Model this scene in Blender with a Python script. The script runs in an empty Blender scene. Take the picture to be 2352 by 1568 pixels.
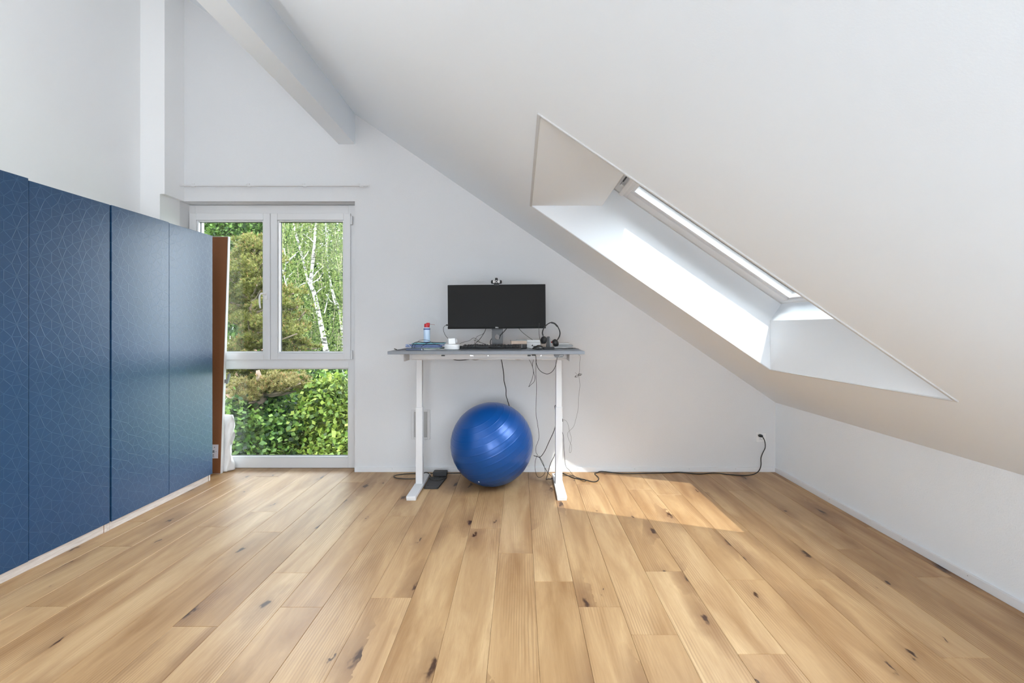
import bpy, bmesh, math, random
import numpy as np
from mathutils import Vector, Matrix

random.seed(7)
rng = np.random.default_rng(11)
scene = bpy.context.scene
COL = scene.collection

# ---------------------------------------------------------------- camera
F_PX, W_PX, H_PX = 1100.0, 2352.0, 1568.0
VPX, VPY, EYE = 1194.0, 752.0, 1.246
cam_d = bpy.data.cameras.new('camera')
cam_d.sensor_fit = 'HORIZONTAL'
cam_d.sensor_width = 36.0
cam_d.lens = 36.0 * F_PX / W_PX
cam_d.shift_x = -(VPX - W_PX / 2) / W_PX
cam_d.shift_y = (VPY - H_PX / 2) / W_PX
cam_d.clip_start = 0.02
cam_d.clip_end = 300
cam = bpy.data.objects.new('camera', cam_d)
COL.objects.link(cam)
cam.location = (0, 0, EYE)
cam.rotation_euler = (math.pi / 2, 0, 0)
scene.camera = cam

# ---------------------------------------------------------------- sky, sun, exposure
world = bpy.data.worlds.new('sky')
scene.world = world
world.use_nodes = True
wn = world.node_tree
wn.nodes['Background'].inputs['Color'].default_value = (0.86, 0.93, 1.0, 1)
wn.nodes['Background'].inputs['Strength'].default_value = 5.6
sun_d = bpy.data.lights.new('sun', 'SUN')
sun_d.energy = 1.75
sun_d.angle = math.radians(0.5)
sun_d.color = (1.0, 0.965, 0.91)
sun = bpy.data.objects.new('sun', sun_d)
COL.objects.link(sun)
sun.rotation_euler = Vector((-0.235, 0.635, -1.0)).to_track_quat('-Z', 'Y').to_euler()
sun.location = (2, -6, 9)
vs = scene.view_settings
vs.view_transform = 'Standard'
vs.look = 'None'
vs.exposure = 1.24
vs.gamma = 1.0
vs.use_curve_mapping = False
scene.cycles.max_bounces = 14
scene.cycles.diffuse_bounces = 9
scene.cycles.glossy_bounces = 4
scene.cycles.transparent_max_bounces = 16
scene.cycles.caustics_reflective = False
scene.cycles.caustics_refractive = False
scene.cycles.sample_clamp_indirect = 8.0
scene.cycles.use_denoising = True


# ---------------------------------------------------------------- helpers
def at(px, py, Y):
    """world point at depth Y that a pixel of the photograph looks at"""
    return Vector(((px - VPX) / F_PX * Y, Y, EYE - (py - VPY) / F_PX * Y))


def leafc(r, g, b):
    c_ = lin(r, g, b)
    y = 0.3 * c_[0] + 0.6 * c_[1] + 0.1 * c_[2]
    return tuple(0.31 * (v * 0.9 + y * 0.1) for v in c_[:3]) + (1,)


def lin(r, g, b):
    f = lambda c: (c / 255 / 12.92) if c <= 10 else ((c / 255 + 0.055) / 1.055) ** 2.4
    return (f(r), f(g), f(b), 1)


def mat(name, col, rough=0.5, metal=0.0, spec=0.5, coat=0.0):
    m = bpy.data.materials.new(name)
    m.use_nodes = True
    b = m.node_tree.nodes['Principled BSDF']
    b.inputs['Base Color'].default_value = col
    b.inputs['Roughness'].default_value = rough
    b.inputs['Metallic'].default_value = metal
    b.inputs['Specular IOR Level'].default_value = spec
    b.inputs['Coat Weight'].default_value = coat
    return m


class G:
    """tiny node-graph helper"""
    def __init__(self, m):
        self.t = m.node_tree
        self.n = self.t.nodes
        self.b = self.n['Principled BSDF']

    def node(self, typ, **kw):
        x = self.n.new(typ)
        for k, v in kw.items():
            if k in x.inputs:
                x.inputs[k].default_value = v
            else:
                setattr(x, k, v)
        return x

    def link(self, a, b):
        self.t.links.new(a, b)

    def math(self, op, a, b=None, clamp=False):
        x = self.n.new('ShaderNodeMath')
        x.operation = op
        x.use_clamp = clamp
        for i, v in enumerate((a, b)):
            if v is None:
                continue
            if isinstance(v, (int, float)):
                x.inputs[i].default_value = v
            else:
                self.link(v, x.inputs[i])
        return x.outputs[0]

    def mix(self, fac, a, b, mode='MIX'):
        x = self.n.new('ShaderNodeMix')
        x.data_type = 'RGBA'
        x.blend_type = mode
        for s, v in ((0, fac), (6, a), (7, b)):
            if isinstance(v, (int, float)):
                x.inputs[s].default_value = v
            elif isinstance(v, tuple):
                x.inputs[s].default_value = v
            else:
                self.link(v, x.inputs[s])
        return x.outputs[2]

    def ramp(self, fac, stops):
        x = self.n.new('ShaderNodeValToRGB')
        cr = x.color_ramp
        while len(cr.elements) > 1:
            cr.elements.remove(cr.elements[-1])
        cr.elements[0].position = stops[0][0]
        cr.elements[0].color = stops[0][1]
        for p, c in stops[1:]:
            e = cr.elements.new(p)
            e.color = c
        self.link(fac, x.inputs[0])
        return x.outputs[0]

    def coords(self, kind='Object', scale=None):
        c = self.n.new('ShaderNodeTexCoord').outputs[kind]
        if scale:
            m = self.n.new('ShaderNodeMapping')
            m.inputs['Scale'].default_value = scale
            self.link(c, m.inputs[0])
            c = m.outputs[0]
        return c

    def noise(self, co, scale, detail=2.0, rough=0.5, dist=0.0):
        x = self.node('ShaderNodeTexNoise', Scale=scale, Detail=detail, Roughness=rough, Distortion=dist)
        self.link(co, x.inputs['Vector'])
        return x.outputs[0]

    def bump(self, h, strength, dist):
        x = self.node('ShaderNodeBump', Strength=strength, Distance=dist)
        self.link(h, x.inputs['Height'])
        self.link(x.outputs[0], self.b.inputs['Normal'])


def tag(o, label=None, cat=None, group=None, kind=None):
    if label:
        o['label'] = label
    if cat:
        o['category'] = cat
    if group:
        o['group'] = group
    if kind:
        o['kind'] = kind
    return o


def empty(name, loc=(0, 0, 0), rot=(0, 0, 0)):
    o = bpy.data.objects.new(name, None)
    o.location = loc
    o.rotation_euler = rot
    o.empty_display_size = 0.05
    COL.objects.link(o)
    return o


def root_loc(o):
    v = Vector((0, 0, 0))
    while o is not None:
        v += Vector(o.location)
        o = o.parent
    return v


class MB:
    def __init__(self):
        self.bm = bmesh.new()

    def box(self, x0, x1, y0, y1, z0, z1, bev=0.0, seg=2, M=None):
        b = bmesh.new()
        bmesh.ops.create_cube(b, size=1.0)
        bmesh.ops.scale(b, vec=(x1 - x0, y1 - y0, z1 - z0), verts=b.verts)
        bmesh.ops.translate(b, vec=((x0 + x1) / 2, (y0 + y1) / 2, (z0 + z1) / 2), verts=b.verts)
        if bev:
            bmesh.ops.bevel(b, geom=list(b.edges), offset=bev, segments=seg, affect='EDGES', profile=0.5)
        return self._add(b, M)

    def _add(self, b, M=None):
        if M is not None:
            bmesh.ops.transform(b, matrix=M, verts=b.verts)
        vm = {}
        for v in b.verts:
            vm[v] = self.bm.verts.new(v.co)
        for f in b.faces:
            try:
                nf = self.bm.faces.new([vm[v] for v in f.verts])
                nf.smooth = f.smooth
            except ValueError:
                pass
        b.free()
        return self

    def prism(self, poly, axis, a, b, M=None):
        """poly = 2-D points; axis 'y': (x,z) extruded y a..b; 'z': (x,y); 'x': (y,z)"""
        bb = bmesh.new()
        def P(p, t):
            return {'y': (p[0], t, p[1]), 'z': (p[0], p[1], t), 'x': (t, p[0], p[1])}[axis]
        v0 = [bb.verts.new(P(p, a)) for p in poly]
        v1 = [bb.verts.new(P(p, b)) for p in poly]
        n = len(poly)
        bb.faces.new(v0)
        bb.faces.new(list(reversed(v1)))
        for i in range(n):
            bb.faces.new([v0[i], v1[i], v1[(i + 1) % n], v0[(i + 1) % n]])
        bmesh.ops.recalc_face_normals(bb, faces=bb.faces)
        return self._add(bb, M)

    def lathe(self, prof, seg=32, M=None, smooth=True):
        """prof = (r,z) from bottom to top about z"""
        b = bmesh.new()
        rings = []
        for r, z in prof:
            if r < 1e-6:
                rings.append([b.verts.new((0, 0, z))])
            else:
                rings.append([b.verts.new((r * math.cos(2 * math.pi * i / seg), r * math.sin(2 * math.pi * i / seg), z)) for i in range(seg)])
        for A, B in zip(rings, rings[1:]):
            for i in range(seg):
                j = (i + 1) % seg
                if len(A) == 1 and len(B) == 1:
                    continue
                if len(A) == 1:
                    f = b.faces.new([A[0], B[j], B[i]])
                elif len(B) == 1:
                    f = b.faces.new([A[i], A[j], B[0]])
                else:
                    f = b.faces.new([A[i], A[j], B[j], B[i]])
                f.smooth = smooth
        for ring, flip in ((rings[0], True), (rings[-1], False)):
            if len(ring) > 1:
                b.faces.new(list(reversed(ring)) if flip else ring)
        bmesh.ops.recalc_face_normals(b, faces=b.faces)
        return self._add(b, M)

    def cyl(self, p0, p1, r0, r1=None, seg=16):
        r1 = r0 if r1 is None else r1
        p0, p1 = Vector(p0), Vector(p1)
        d = p1 - p0
        M = Matrix.Translation(p0) @ d.to_track_quat('Z', 'Y').to_matrix().to_4x4()
        return self.lathe([(r0, 0), (r1, d.length)], seg, M)

    def tube(self, pts, r, seg=8, sub=6, closed=False, radii=None):
        pts = [Vector(p) for p in pts]
        path, rad = [], []
        n = len(pts)
        rr = radii or [r] * n
        if n == 2 or sub <= 1:
            path, rad = pts, list(rr)
        else:
            for i in range(n if closed else n - 1):
                p0 = pts[(i - 1) % n] if (i > 0 or closed) else pts[0] * 2 - pts[1]
                p1, p2 = pts[i], pts[(i + 1) % n]
                p3 = pts[(i + 2) % n] if (i + 2 < n or closed) else p2 * 2 - p1
                for k in range(sub):
                    t = k / sub
                    path.append(0.5 * ((2 * p1) + (p2 - p0) * t + (2 * p0 - 5 * p1 + 4 * p2 - p3) * t * t + (3 * p1 - p0 - 3 * p2 + p3) * t ** 3))
                    rad.append(rr[i] * (1 - t) + rr[(i + 1) % n] * t)
            if not closed:
                path.append(pts[-1])
                rad.append(rr[-1])
        b = bmesh.new()
        rings = []
        up = Vector((0, 0, 1))
        prev = None
        m = len(path)
        for i, p in enumerate(path):
            a = path[(i - 1) % m] if (closed or i > 0) else path[0]
            c = path[(i + 1) % m] if (closed or i < m - 1) else path[-1]
            d = (c - a)
            if d.length < 1e-9:
                d = Vector((0, 0, 1))
            d.normalize()
            if prev is None:
                u = d.cross(up)
                if u.length < 1e-3:
                    u = d.cross(Vector((1, 0, 0)))
                u.normalize()
            else:
                u = prev - d * prev.dot(d)
                if u.length < 1e-6:
                    u = d.cross(up)
                u.normalize()
            prev = u
            v = d.cross(u)
            rings.append([b.verts.new(p + (u * math.cos(2 * math.pi * k / seg) + v * math.sin(2 * math.pi * k / seg)) * rad[i]) for k in range(seg)])
        rng_i = range(m if closed else m - 1)
        for i in rng_i:
            A, B = rings[i], rings[(i + 1) % m]
            for k in range(seg):
                f = b.faces.new([A[k], A[(k + 1) % seg], B[(k + 1) % seg], B[k]])
                f.smooth = True
        if not closed:
            b.faces.new(list(reversed(rings[0])))
            b.faces.new(rings[-1])
        return self._add(b)

    def ellipsoid(self, c, r, M=None, seg=24, rings=14):
        b = bmesh.new()
        bmesh.ops.create_uvsphere(b, u_segments=seg, v_segments=rings, radius=1.0)
        bmesh.ops.scale(b, vec=r, verts=b.verts)
        if M is not None:
            bmesh.ops.transform(b, matrix=M, verts=b.verts)
        bmesh.ops.translate(b, vec=c, verts=b.verts)
        for f in b.faces:
            f.smooth = True
        return self._add(b)

    def ring(self, x0, x1, z0, z1, y0, y1, wl, wr, wb, wt, bev=0.0):
        """rectangular frame in the xz plane, mitre-free"""
        self.box(x0, x0 + wl, y0, y1, z0, z1, bev)
        self.box(x1 - wr, x1, y0, y1, z0, z1, bev)
        if wb:
            self.box(x0 + wl, x1 - wr, y0, y1, z0, z0 + wb, bev)
        if wt:
            self.box(x0 + wl, x1 - wr, y0, y1, z1 - wt, z1, bev)
        return self

    def build(self, name, material, parent=None, smooth=None, local=False):
        me = bpy.data.meshes.new(name)
        if parent is not None and not local:
            bmesh.ops.translate(self.bm, vec=-root_loc(parent), verts=self.bm.verts)
        bmesh.ops.recalc_face_normals(self.bm, faces=self.bm.faces)
        self.bm.to_mesh(me)
        self.bm.free()
        if smooth:
            for p in me.polygons:
                p.use_smooth = True
        o = bpy.data.objects.new(name, me)
        if isinstance(material, (list, tuple)):
            for m_ in material:
                me.materials.append(m_)
        else:
            me.materials.append(material)
        COL.objects.link(o)
        if parent is not None:
            o.parent = parent
        return o


def RZ(a):
    return Matrix.Rotation(math.radians(a), 4, 'Z')


def T(x, y, z):
    return Matrix.Translation((x, y, z))


def struct(o, label, cat):
    return tag(o, label, cat, kind='structure')


# ---------------------------------------------------------------- materials
def plaster(name, col, bump=0.25, scale=170):
    m = mat(name, col, 0.9, spec=0.25)
    g = G(m)
    co = g.coords()
    n = g.noise(co, scale, 3, 0.6)
    g.bump(n, bump, 0.004)
    return m


M_WALL = plaster('wall_plaster', (0.705, 0.712, 0.725, 1), 0.35, 150)  # darker than the smooth paint, putting this wall's dimmer light into its colour
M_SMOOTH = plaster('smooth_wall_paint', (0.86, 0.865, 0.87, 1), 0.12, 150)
M_CEIL = plaster('ceiling_paint', (0.815, 0.86, 0.905, 1), 0.06, 200)
M_TRIM = mat('white_trim', (0.74, 0.755, 0.78, 1), 0.45)
M_PVC = mat('white_window_plastic', (0.72, 0.725, 0.735, 1), 0.35)
M_WHITE = mat('white_powder_coat', (0.66, 0.66, 0.67, 1), 0.45)
M_GASKET = mat('dark_gasket', (0.05, 0.05, 0.055, 1), 0.6)
M_BLACK = mat('black_plastic', (0.014, 0.014, 0.015, 1), 0.42)
M_BLACK2 = mat('dark_plastic', (0.028, 0.028, 0.03, 1), 0.5)
M_CABLE = mat('black_cable', (0.018, 0.018, 0.018, 1), 0.5)
M_GREYCABLE = mat('grey_cable', (0.12, 0.12, 0.12, 1), 0.5)
M_WHITEP = mat('white_plastic', (0.82, 0.82, 0.82, 1), 0.35)
M_STEEL = mat('steel', (0.6, 0.6, 0.61, 1), 0.3, metal=0.9)
M_SCREEN = mat('monitor_screen', (0.020, 0.020, 0.020, 1), 0.6, spec=0.15)
M_DESK = mat('grey_desk_laminate', lin(126, 129, 135), 0.55, spec=0.3)


def glass(name, tint=(0.97, 0.985, 0.98, 1), refl=0.05):
    m = bpy.data.materials.new(name)
    m.use_nodes = True
    t = m.node_tree
    t.nodes.clear()
    out = t.nodes.new('ShaderNodeOutputMaterial')
    tr = t.nodes.new('ShaderNodeBsdfTransparent')
    tr.inputs[0].default_value = tint
    gl = t.nodes.new('ShaderNodeBsdfGlossy')
    gl.inputs['Roughness'].default_value = 0.02
    mx = t.nodes.new('ShaderNodeMixShader')
    fr = t.nodes.new('ShaderNodeFresnel')
    fr.inputs[0].default_value = 1.35
    t.links.new(fr.outputs[0], mx.inputs[0])
    t.links.new(tr.outputs[0], mx.inputs[1])
    t.links.new(gl.outputs[0], mx.inputs[2])
    t.links.new(mx.outputs[0], out.inputs[0])
    return m


M_GLASS = glass('window_glass')


def oak():
    m = mat('oak_floor', (0.5, 0.3, 0.18, 1), 0.42, spec=0.4)
    g = G(m)
    oi = g.n.new('ShaderNodeObjectInfo')
    rnd = oi.outputs['Random']
    co = g.coords('Object')
    off = g.n.new('ShaderNodeCombineXYZ')
    g.link(g.math('MULTIPLY', rnd, 37.0), off.inputs[0])
    g.link(g.math('MULTIPLY', rnd, 91.0), off.inputs[1])
    add = g.node('ShaderNodeVectorMath', operation='ADD')
    g.link(co, add.inputs[0])
    g.link(off.outputs[0], add.inputs[1])
    c = add.outputs[0]

    def mapped(s):
        mp = g.n.new('ShaderNodeMapping')
        mp.inputs['Scale'].default_value = s
        g.link(c, mp.inputs[0])
        return mp.outputs[0]
    # broad tone of each board
    tone = g.ramp(rnd, [(0.0, lin(193, 158, 114)), (0.35, lin(203, 169, 125)), (0.7, lin(210, 178, 135)), (1.0, lin(198, 161, 116))])
    # long cloudy figure along the board
    fig = g.noise(mapped((9, 1.1, 1)), 1.0, 5, 0.6, 0.6)
    col = g.mix(g.ramp(fig, [(0.30, (0, 0, 0, 1)), (0.72, (1, 1, 1, 1))]), g.mix(1.0, tone, lin(196, 178, 158), 'MULTIPLY'), tone)
    # cathedral rings
    wv = g.node('ShaderNodeTexWave', Scale=1.0, Distortion=9.0, Detail=3.0)
    wv.wave_type = 'BANDS'
    wv.bands_direction = 'X'
    wv.inputs['Detail Scale'].default_value = 0.55
    g.link(mapped((26, 1.5, 1)), wv.inputs['Vector'])
    msk = g.noise(mapped((5, 0.8, 1)), 1.0, 1, 0.5)
    mk = g.math('MULTIPLY', g.ramp(msk, [(0.48, (0, 0, 0, 1)), (0.62, (1, 1, 1, 1))]), 0.34)
    ring = g.math('MULTIPLY', g.ramp(wv.outputs[1], [(0.25, (1, 1, 1, 1)), (0.62, (0, 0, 0, 1))]), mk)
    col = g.mix(ring, col, lin(130, 92, 58))
    # fine pores
    por = g.noise(mapped((330, 9, 1)), 1.0, 3, 0.65)
    col = g.mix(g.ramp(por, [(0.36, (0.22, 0.22, 0.22, 1)), (0.52, (0, 0, 0, 1))]), col, lin(150, 112, 74))
    # knots
    vk = g.node('ShaderNodeTexVoronoi', voronoi_dimensions='2D', Scale=1.0, Randomness=1.0)
    wob = g.noise(mapped((30, 14, 1)), 1.0, 2, 0.5)
    wv2 = g.node('ShaderNodeVectorMath', operation='MULTIPLY_ADD')
    mp = mapped((4.6, 1.55, 1))
    g.link(mp, wv2.inputs[2])
    cmb = g.n.new('ShaderNodeCombineXYZ')
    g.link(g.math('SUBTRACT', wob, 0.5), cmb.inputs[0])
    g.link(g.math('SUBTRACT', wob, 0.5), cmb.inputs[1])
    g.link(cmb.outputs[0], wv2.inputs[0])
    wv2.inputs[1].default_value = (0.25, 0.25, 0)
    g.link(wv2.outputs[0], vk.inputs['Vector'])
    pick = g.node('ShaderNodeSeparateColor')
    g.link(vk.outputs['Color'], pick.inputs[0])
    size = g.math('MULTIPLY', g.math('SUBTRACT', pick.outputs[0], 0.30, True), 1.8, True)
    d = g.math('DIVIDE', vk.outputs['Distance'], g.math('ADD', g.math('MULTIPLY', size, 0.9), 0.02))
    halo = g.math('MULTIPLY', g.ramp(d, [(0.04, (1, 1, 1, 1)), (0.55, (0, 0, 0, 1))]), g.math('ADD', g.math('MULTIPLY', size, 0.7), 0.12))
    col = g.mix(halo, col, lin(128, 92, 60))
    core = g.math('MULTIPLY', g.ramp(d, [(0.045, (1, 1, 1, 1)), (0.10, (0, 0, 0, 1))]), g.math('GREATER_THAN', size, 0.05))
    col = g.mix(core, col, lin(66, 40, 22))
    g.link(col, g.b.inputs['Base Color'])
    g.link(g.math('ADD', g.math('MULTIPLY', por, 0.18), 0.30), g.b.inputs['Roughness'])
    h = g.math('ADD', g.math('MULTIPLY', por, 0.5), g.math('MULTIPLY', ring, -1.2))
    g.bump(h, 0.18, 0.002)
    return m


M_OAK = oak()


def door_blue():
    m = mat('blue_embossed_lacquer', lin(30, 68, 104), 0.38, spec=0.5)
    g = G(m)
    co = g.coords()
    sp = g.n.new('ShaderNodeSeparateXYZ')
    g.link(co, sp.inputs[0])
    P = 0.12
    def cell(o):
        return g.math('ABSOLUTE', g.math('SUBTRACT', g.math('FRACT', g.math('MULTIPLY', o, 1 / P)), 0.5))
    x, y = cell(sp.outputs[1]), cell(sp.outputs[2])
    a = g.math('MAXIMUM', x, y)
    b = g.math('MINIMUM', x, y)
    s = g.math('ADD', a, b)
    inside = g.math('LESS_THAN', s, 0.712)
    d1 = g.math('ADD', g.math('SUBTRACT', 0.5, a), g.math('MULTIPLY', g.math('GREATER_THAN', b, 0.21), 9))
    d2 = g.math('MULTIPLY', g.math('ABSOLUTE', g.math('SUBTRACT', s, 0.7071)), 0.7071)
    d3 = g.math('ADD', g.math('MULTIPLY', g.math('ABSOLUTE', g.math('SUBTRACT', b, g.math('MULTIPLY', a, 0.4142))), 0.924),
                g.math('MULTIPLY', g.math('SUBTRACT', 1.0, inside), 9))
    d = g.math('MINIMUM', d1, g.math('MINIMUM', d2, d3))
    line = g.ramp(d, [(0.004, (1, 1, 1, 1)), (0.013, (0, 0, 0, 1))])
    n = g.noise(co, 2.2, 3, 0.5)
    base = g.mix(n, lin(24, 62, 98), lin(30, 68, 105))
    col = g.mix(g.math('MULTIPLY', line, 0.22), base, lin(78, 116, 150))
    g.link(col, g.b.inputs['Base Color'])
    g.bump(line, 0.25, 0.0012)
    return m


M_DOOR = door_blue()


def pale_wood():
    m = mat('whitewashed_wood', lin(214, 205, 198), 0.5)
    g = G(m)
    c = g.coords('Object', (1, 6, 90))
    n = g.noise(c, 1.5, 4, 0.6)
    col = g.mix(g.ramp(n, [(0.35, (0, 0, 0, 1)), (0.65, (1, 1, 1, 1))]), lin(198, 186, 178), lin(224, 217, 211))
    g.link(col, g.b.inputs['Base Color'])
    return m


M_PALEWOOD = pale_wood()
M_WOODEDGE = mat('brown_raw_edge', lin(150, 110, 82), 0.7)


def hardboard():
    m = mat('brown_hardboard', lin(112, 66, 34), 0.7)
    g = G(m)
    n = g.noise(g.coords(), 420, 2, 0.6)
    g.link(g.mix(n, lin(100, 58, 30), lin(128, 78, 42)), g.b.inputs['Base Color'])
    return m


M_HARD = hardboard()


def ball_mat():
    m = mat('blue_satin_rubber', lin(0, 76, 152), 0.34, metal=0.25, spec=0.5)
    m.node_tree.nodes['Principled BSDF'].inputs['Coat Weight'].default_value = 0.25
    m.node_tree.nodes['Principled BSDF'].inputs['Coat Roughness'].default_value = 0.2
    return m


M_BALL = ball_mat()

# ================================================================= THE ROOM
Y_BACK = 4.14
Y_WIN = 4.245
Y_OUT = 4.46
Y_REAR = -2.6
X_L, X_R = -3.10, 2.21
NX0, NX1, NZ = -2.94, -1.426, 2.337          # window niche
SL, C0 = 0.6856, 2.113                        # ceiling plane z = C0 - SL * x
zc = lambda x: C0 - SL * x
NRM = Vector((SL, 1.0)).normalized()          # roof normal in (x,z)
UPS = Vector((-NRM.y, NRM.x))                 # direction up the slope

# ---- floor of separate oak boards
fl = MB()
fl.box(X_L - 0.3, X_R + 0.3, Y_REAR, Y_BACK, -0.12, -0.0135)
fl.box(NX0, NX1, Y_BACK, Y_OUT, -0.12, -0.0135)
floor = struct(fl.build('floor', mat('underlay', (0.10, 0.06, 0.035, 1), 0.9)), 'wide oak plank floor running towards the window wall', 'floor')
JOINTS = {0.071: [2.352], -0.119: [2.646], 0.261: [2.138], 0.641: [2.449], -0.689: [2.21], -0.879: [3.165], -1.639: [2.92], -1.259: [2.434],
          -1.069: [2.135], -2.399: [2.73], -2.589: [3.076], -2.209: [2.14], -1.829: [3.24], 1.781: [2.692], 1.971: [2.392], 1.401: [2.371],
          1.021: [2.367, 3.57], 0.831: [1.828, 3.69]}
PW, GAP, CH = 0.19, 0.0007, 0.0013


def plank(x0, x1, y0, y1):
    hx, hy = (x1 - x0) / 2, (y1 - y0) / 2
    v, f = [], []
    for (ix, iz) in ((0, -0.013), (0, -CH), (CH, 0)):
        for sx, sy in ((-1, -1), (1, -1), (1, 1), (-1, 1)):
            v.append((sx * (hx - ix), sy * (hy - ix), iz))
    for r in (0, 4):
        for k in range(4):
            f.append((r + k, r + (k + 1) % 4, r + 4 + (k + 1) % 4, r + 4 + k))
    f.append((8, 9, 10, 11))
    me = bpy.data.meshes.new('plank')
    me.from_pydata(v, [], f)
    me.materials.append(M_OAK)
    o = bpy.data.objects.new('plank', me)
    COL.objects.link(o)
    o.parent = floor
    o.location = ((x0 + x1) / 2, (y0 + y1) / 2, 0)


k0 = math.floor((X_L - 0.071) / PW)
k1 = math.ceil((X_R - 0.071) / PW)
for k in range(k0, k1):
    xa = 0.071 + k * PW
    x0, x1 = max(xa, X_L), min(xa + PW, X_R)
    known = [y for kx, ys in JOINTS.items() if abs(kx - xa) < 0.03 for y in ys]
    cuts = sorted(known) if known else [1.0 + random.random() * 1.86]
    while cuts[0] > Y_REAR + 1.9:
        cuts.insert(0, cuts[0] - 1.86)
    while cuts[-1] < Y_BACK - 1.95:
        cuts.append(cuts[-1] + 1.86)
    yend = Y_WIN if (x0 >= NX0 - 0.02 and x1 <= NX1 + 0.02) else Y_BACK
    ys = [Y_REAR] + [c for c in cuts if Y_REAR + 0.2 < c < yend - 0.1] + [yend]
    for a, b in zip(ys, ys[1:]):
        plank(x0 + GAP / 2, x1 - GAP / 2, a + GAP / 2, b - GAP / 2)
# the strips of board reaching into the niche beside its jambs
plank(0.071 - 8 * PW + GAP / 2, NX1, Y_BACK, Y_WIN)

# large mat added behind the viewer so the floor bounces neutral light
rg = MB()
rg.box(-2.9, 2.1, -2.45, 1.1, 0.0, 0.012, 0.004, 2)
tag(rg.build('bounce_rug', mat('bounce_wool', (0.37, 0.36, 0.35, 1), 0.95)), 'large pale mat added behind the viewer to bounce neutral light', 'bounce_rug')

# ---- walls
w = MB()
w.prism([(NX1, 0), (X_R + 0.3, 0), (X_R + 0.3, zc(X_R + 0.3) + 0.1), (NX1, zc(NX1) + 0.1)], 'y', Y_BACK, Y_OUT)
w.prism([(NX0, NZ), (NX1, NZ), (NX1, zc(NX1) + 0.1), (NX0, zc(NX0) + 0.1)], 'y', Y_BACK, Y_OUT)
w.prism([(X_L - 0.3, 0), (NX0, 0), (NX0, zc(NX0) + 0.1), (X_L - 0.3, zc(X_L - 0.3) + 0.1)], 'y', Y_BACK, Y_OUT)
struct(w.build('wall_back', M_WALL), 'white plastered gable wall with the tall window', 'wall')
w = MB()
w.box(X_L - 0.3, X_L, Y_REAR, Y_BACK, 0, zc(X_L) + 0.1)
struct(w.build('wall_left', M_SMOOTH), 'tall white wall behind the blue wardrobes', 'wall')
w = MB()
PY0 = 3.912
w.box(X_L, -2.902, PY0, Y_BACK, NZ, zc(-2.902) + 0.1)
w.box(X_L, NX0, PY0, Y_BACK, 0, NZ)
struct(w.build('wall_pillar', M_SMOOTH), 'white wall pier in the corner left of the window', 'wall')
w = MB()
w.box(X_R, X_R + 0.3, Y_REAR, Y_BACK, 0, zc(X_R) + 0.15)
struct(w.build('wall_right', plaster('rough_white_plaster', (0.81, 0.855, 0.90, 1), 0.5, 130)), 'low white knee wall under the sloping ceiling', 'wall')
w = MB()
OX0, OX1, OZ = -0.9, 0.3, 2.1                 # open doorway added behind the viewer to let in daylight
w.prism([(OX1, 0), (X_R + 0.3, 0), (X_R + 0.3, zc(X_R + 0.3) + 0.1), (OX1, zc(OX1) + 0.1)], 'y', Y_REAR - 0.3, Y_REAR)
w.prism([(OX0, OZ), (OX1, OZ), (OX1, zc(OX1) + 0.1), (OX0, zc(OX0) + 0.1)], 'y', Y_REAR - 0.3, Y_REAR)
w.prism([(X_L - 0.3, 0), (OX0, 0), (OX0, zc(OX0) + 0.1), (X_L - 0.3, zc(X_L - 0.3) + 0.1)], 'y', Y_REAR - 0.3, Y_REAR)
struct(w.build('wall_rear', M_WALL), 'white gable wall behind the viewer with an opening added for daylight', 'wall')

# ---- sloping ceiling with the skylight shaft
SY0, SY1 = 1.84, 3.195
TH = 0.40
LIN = 0.137
U = Vector((0.549, 2.058))
Lw = Vector((1.676, 1.288))
op_u = Vector(((C0 - 2.058) / SL, 2.058))
op_l = Vector((1.67, zc(1.67)))
Lw = Vector((1.67, 1.288 + 0.004))
outer = lambda x: Vector((x, zc(x))) + NRM * TH
XA, XB = X_L - 0.3, X_R + 0.3
c = MB()
full = [(XA, zc(XA)), (XB, zc(XB)), tuple(outer(XB)), tuple(outer(XA))]
RY0, RY1 = -1.45, -0.10                       # unseen roof opening added behind the viewer for more sky light
c.prism(full, 'y', Y_REAR - 0.3, RY0)
c.prism(full, 'y', RY1, SY0)
c.prism(full, 'y', SY1, Y_OUT)
for ya, yb in ((SY0, SY1), (RY0, RY1)):
    c.prism([(XA, zc(XA)), tuple(op_u), tuple(U), tuple(U + NRM * LIN), tuple(outer(XA))], 'y', ya, yb)
    c.prism([(XB, zc(XB)), tuple(outer(XB)), tuple(Lw + NRM * LIN), tuple(Lw), tuple(op_l)], 'y', ya, yb)
ceiling = struct(c.build('ceiling', M_CEIL), 'smooth white sloping ceiling cut by the skylight shaft', 'ceiling')


def slope_M():
    """local frame on the roof: x down the slope, y = world y, z = roof normal outwards; origin at U"""
    dx = -UPS
    return Matrix(((dx.x, 0, NRM.x, U.x), (0, 1, 0, 0), (dx.y, 0, NRM.y, U.y), (0, 0, 0, 1)))


SM = slope_M()
SLEN = (Lw - U).length
# corner beads round the opening (thin plaster edge profile)
M_BEAD = mat('bead_paint', (0.58, 0.58, 0.58, 1), 0.6)
opM = Matrix(((-UPS.x, 0, NRM.x, op_u.x), (0, 1, 0, 0), (-UPS.y, 0, NRM.y, op_u.y), (0, 0, 0, 1)))
olen = (op_l - op_u).length
for (a, b, y0, y1) in ((-0.014, 0.0, SY0 - 0.014, SY1 + 0.014), (olen, olen + 0.006, SY0 - 0.014, SY1 + 0.006),
                       (0.0, olen, SY0 - 0.014, SY0), (0.0, olen, SY1, SY1 + 0.006)):
    m = MB()
    m.box(a, b, y0, y1, -0.006, 0.002, 0.0015, 1, opM)
    m.build('corner_bead', M_BEAD, ceiling)

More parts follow.
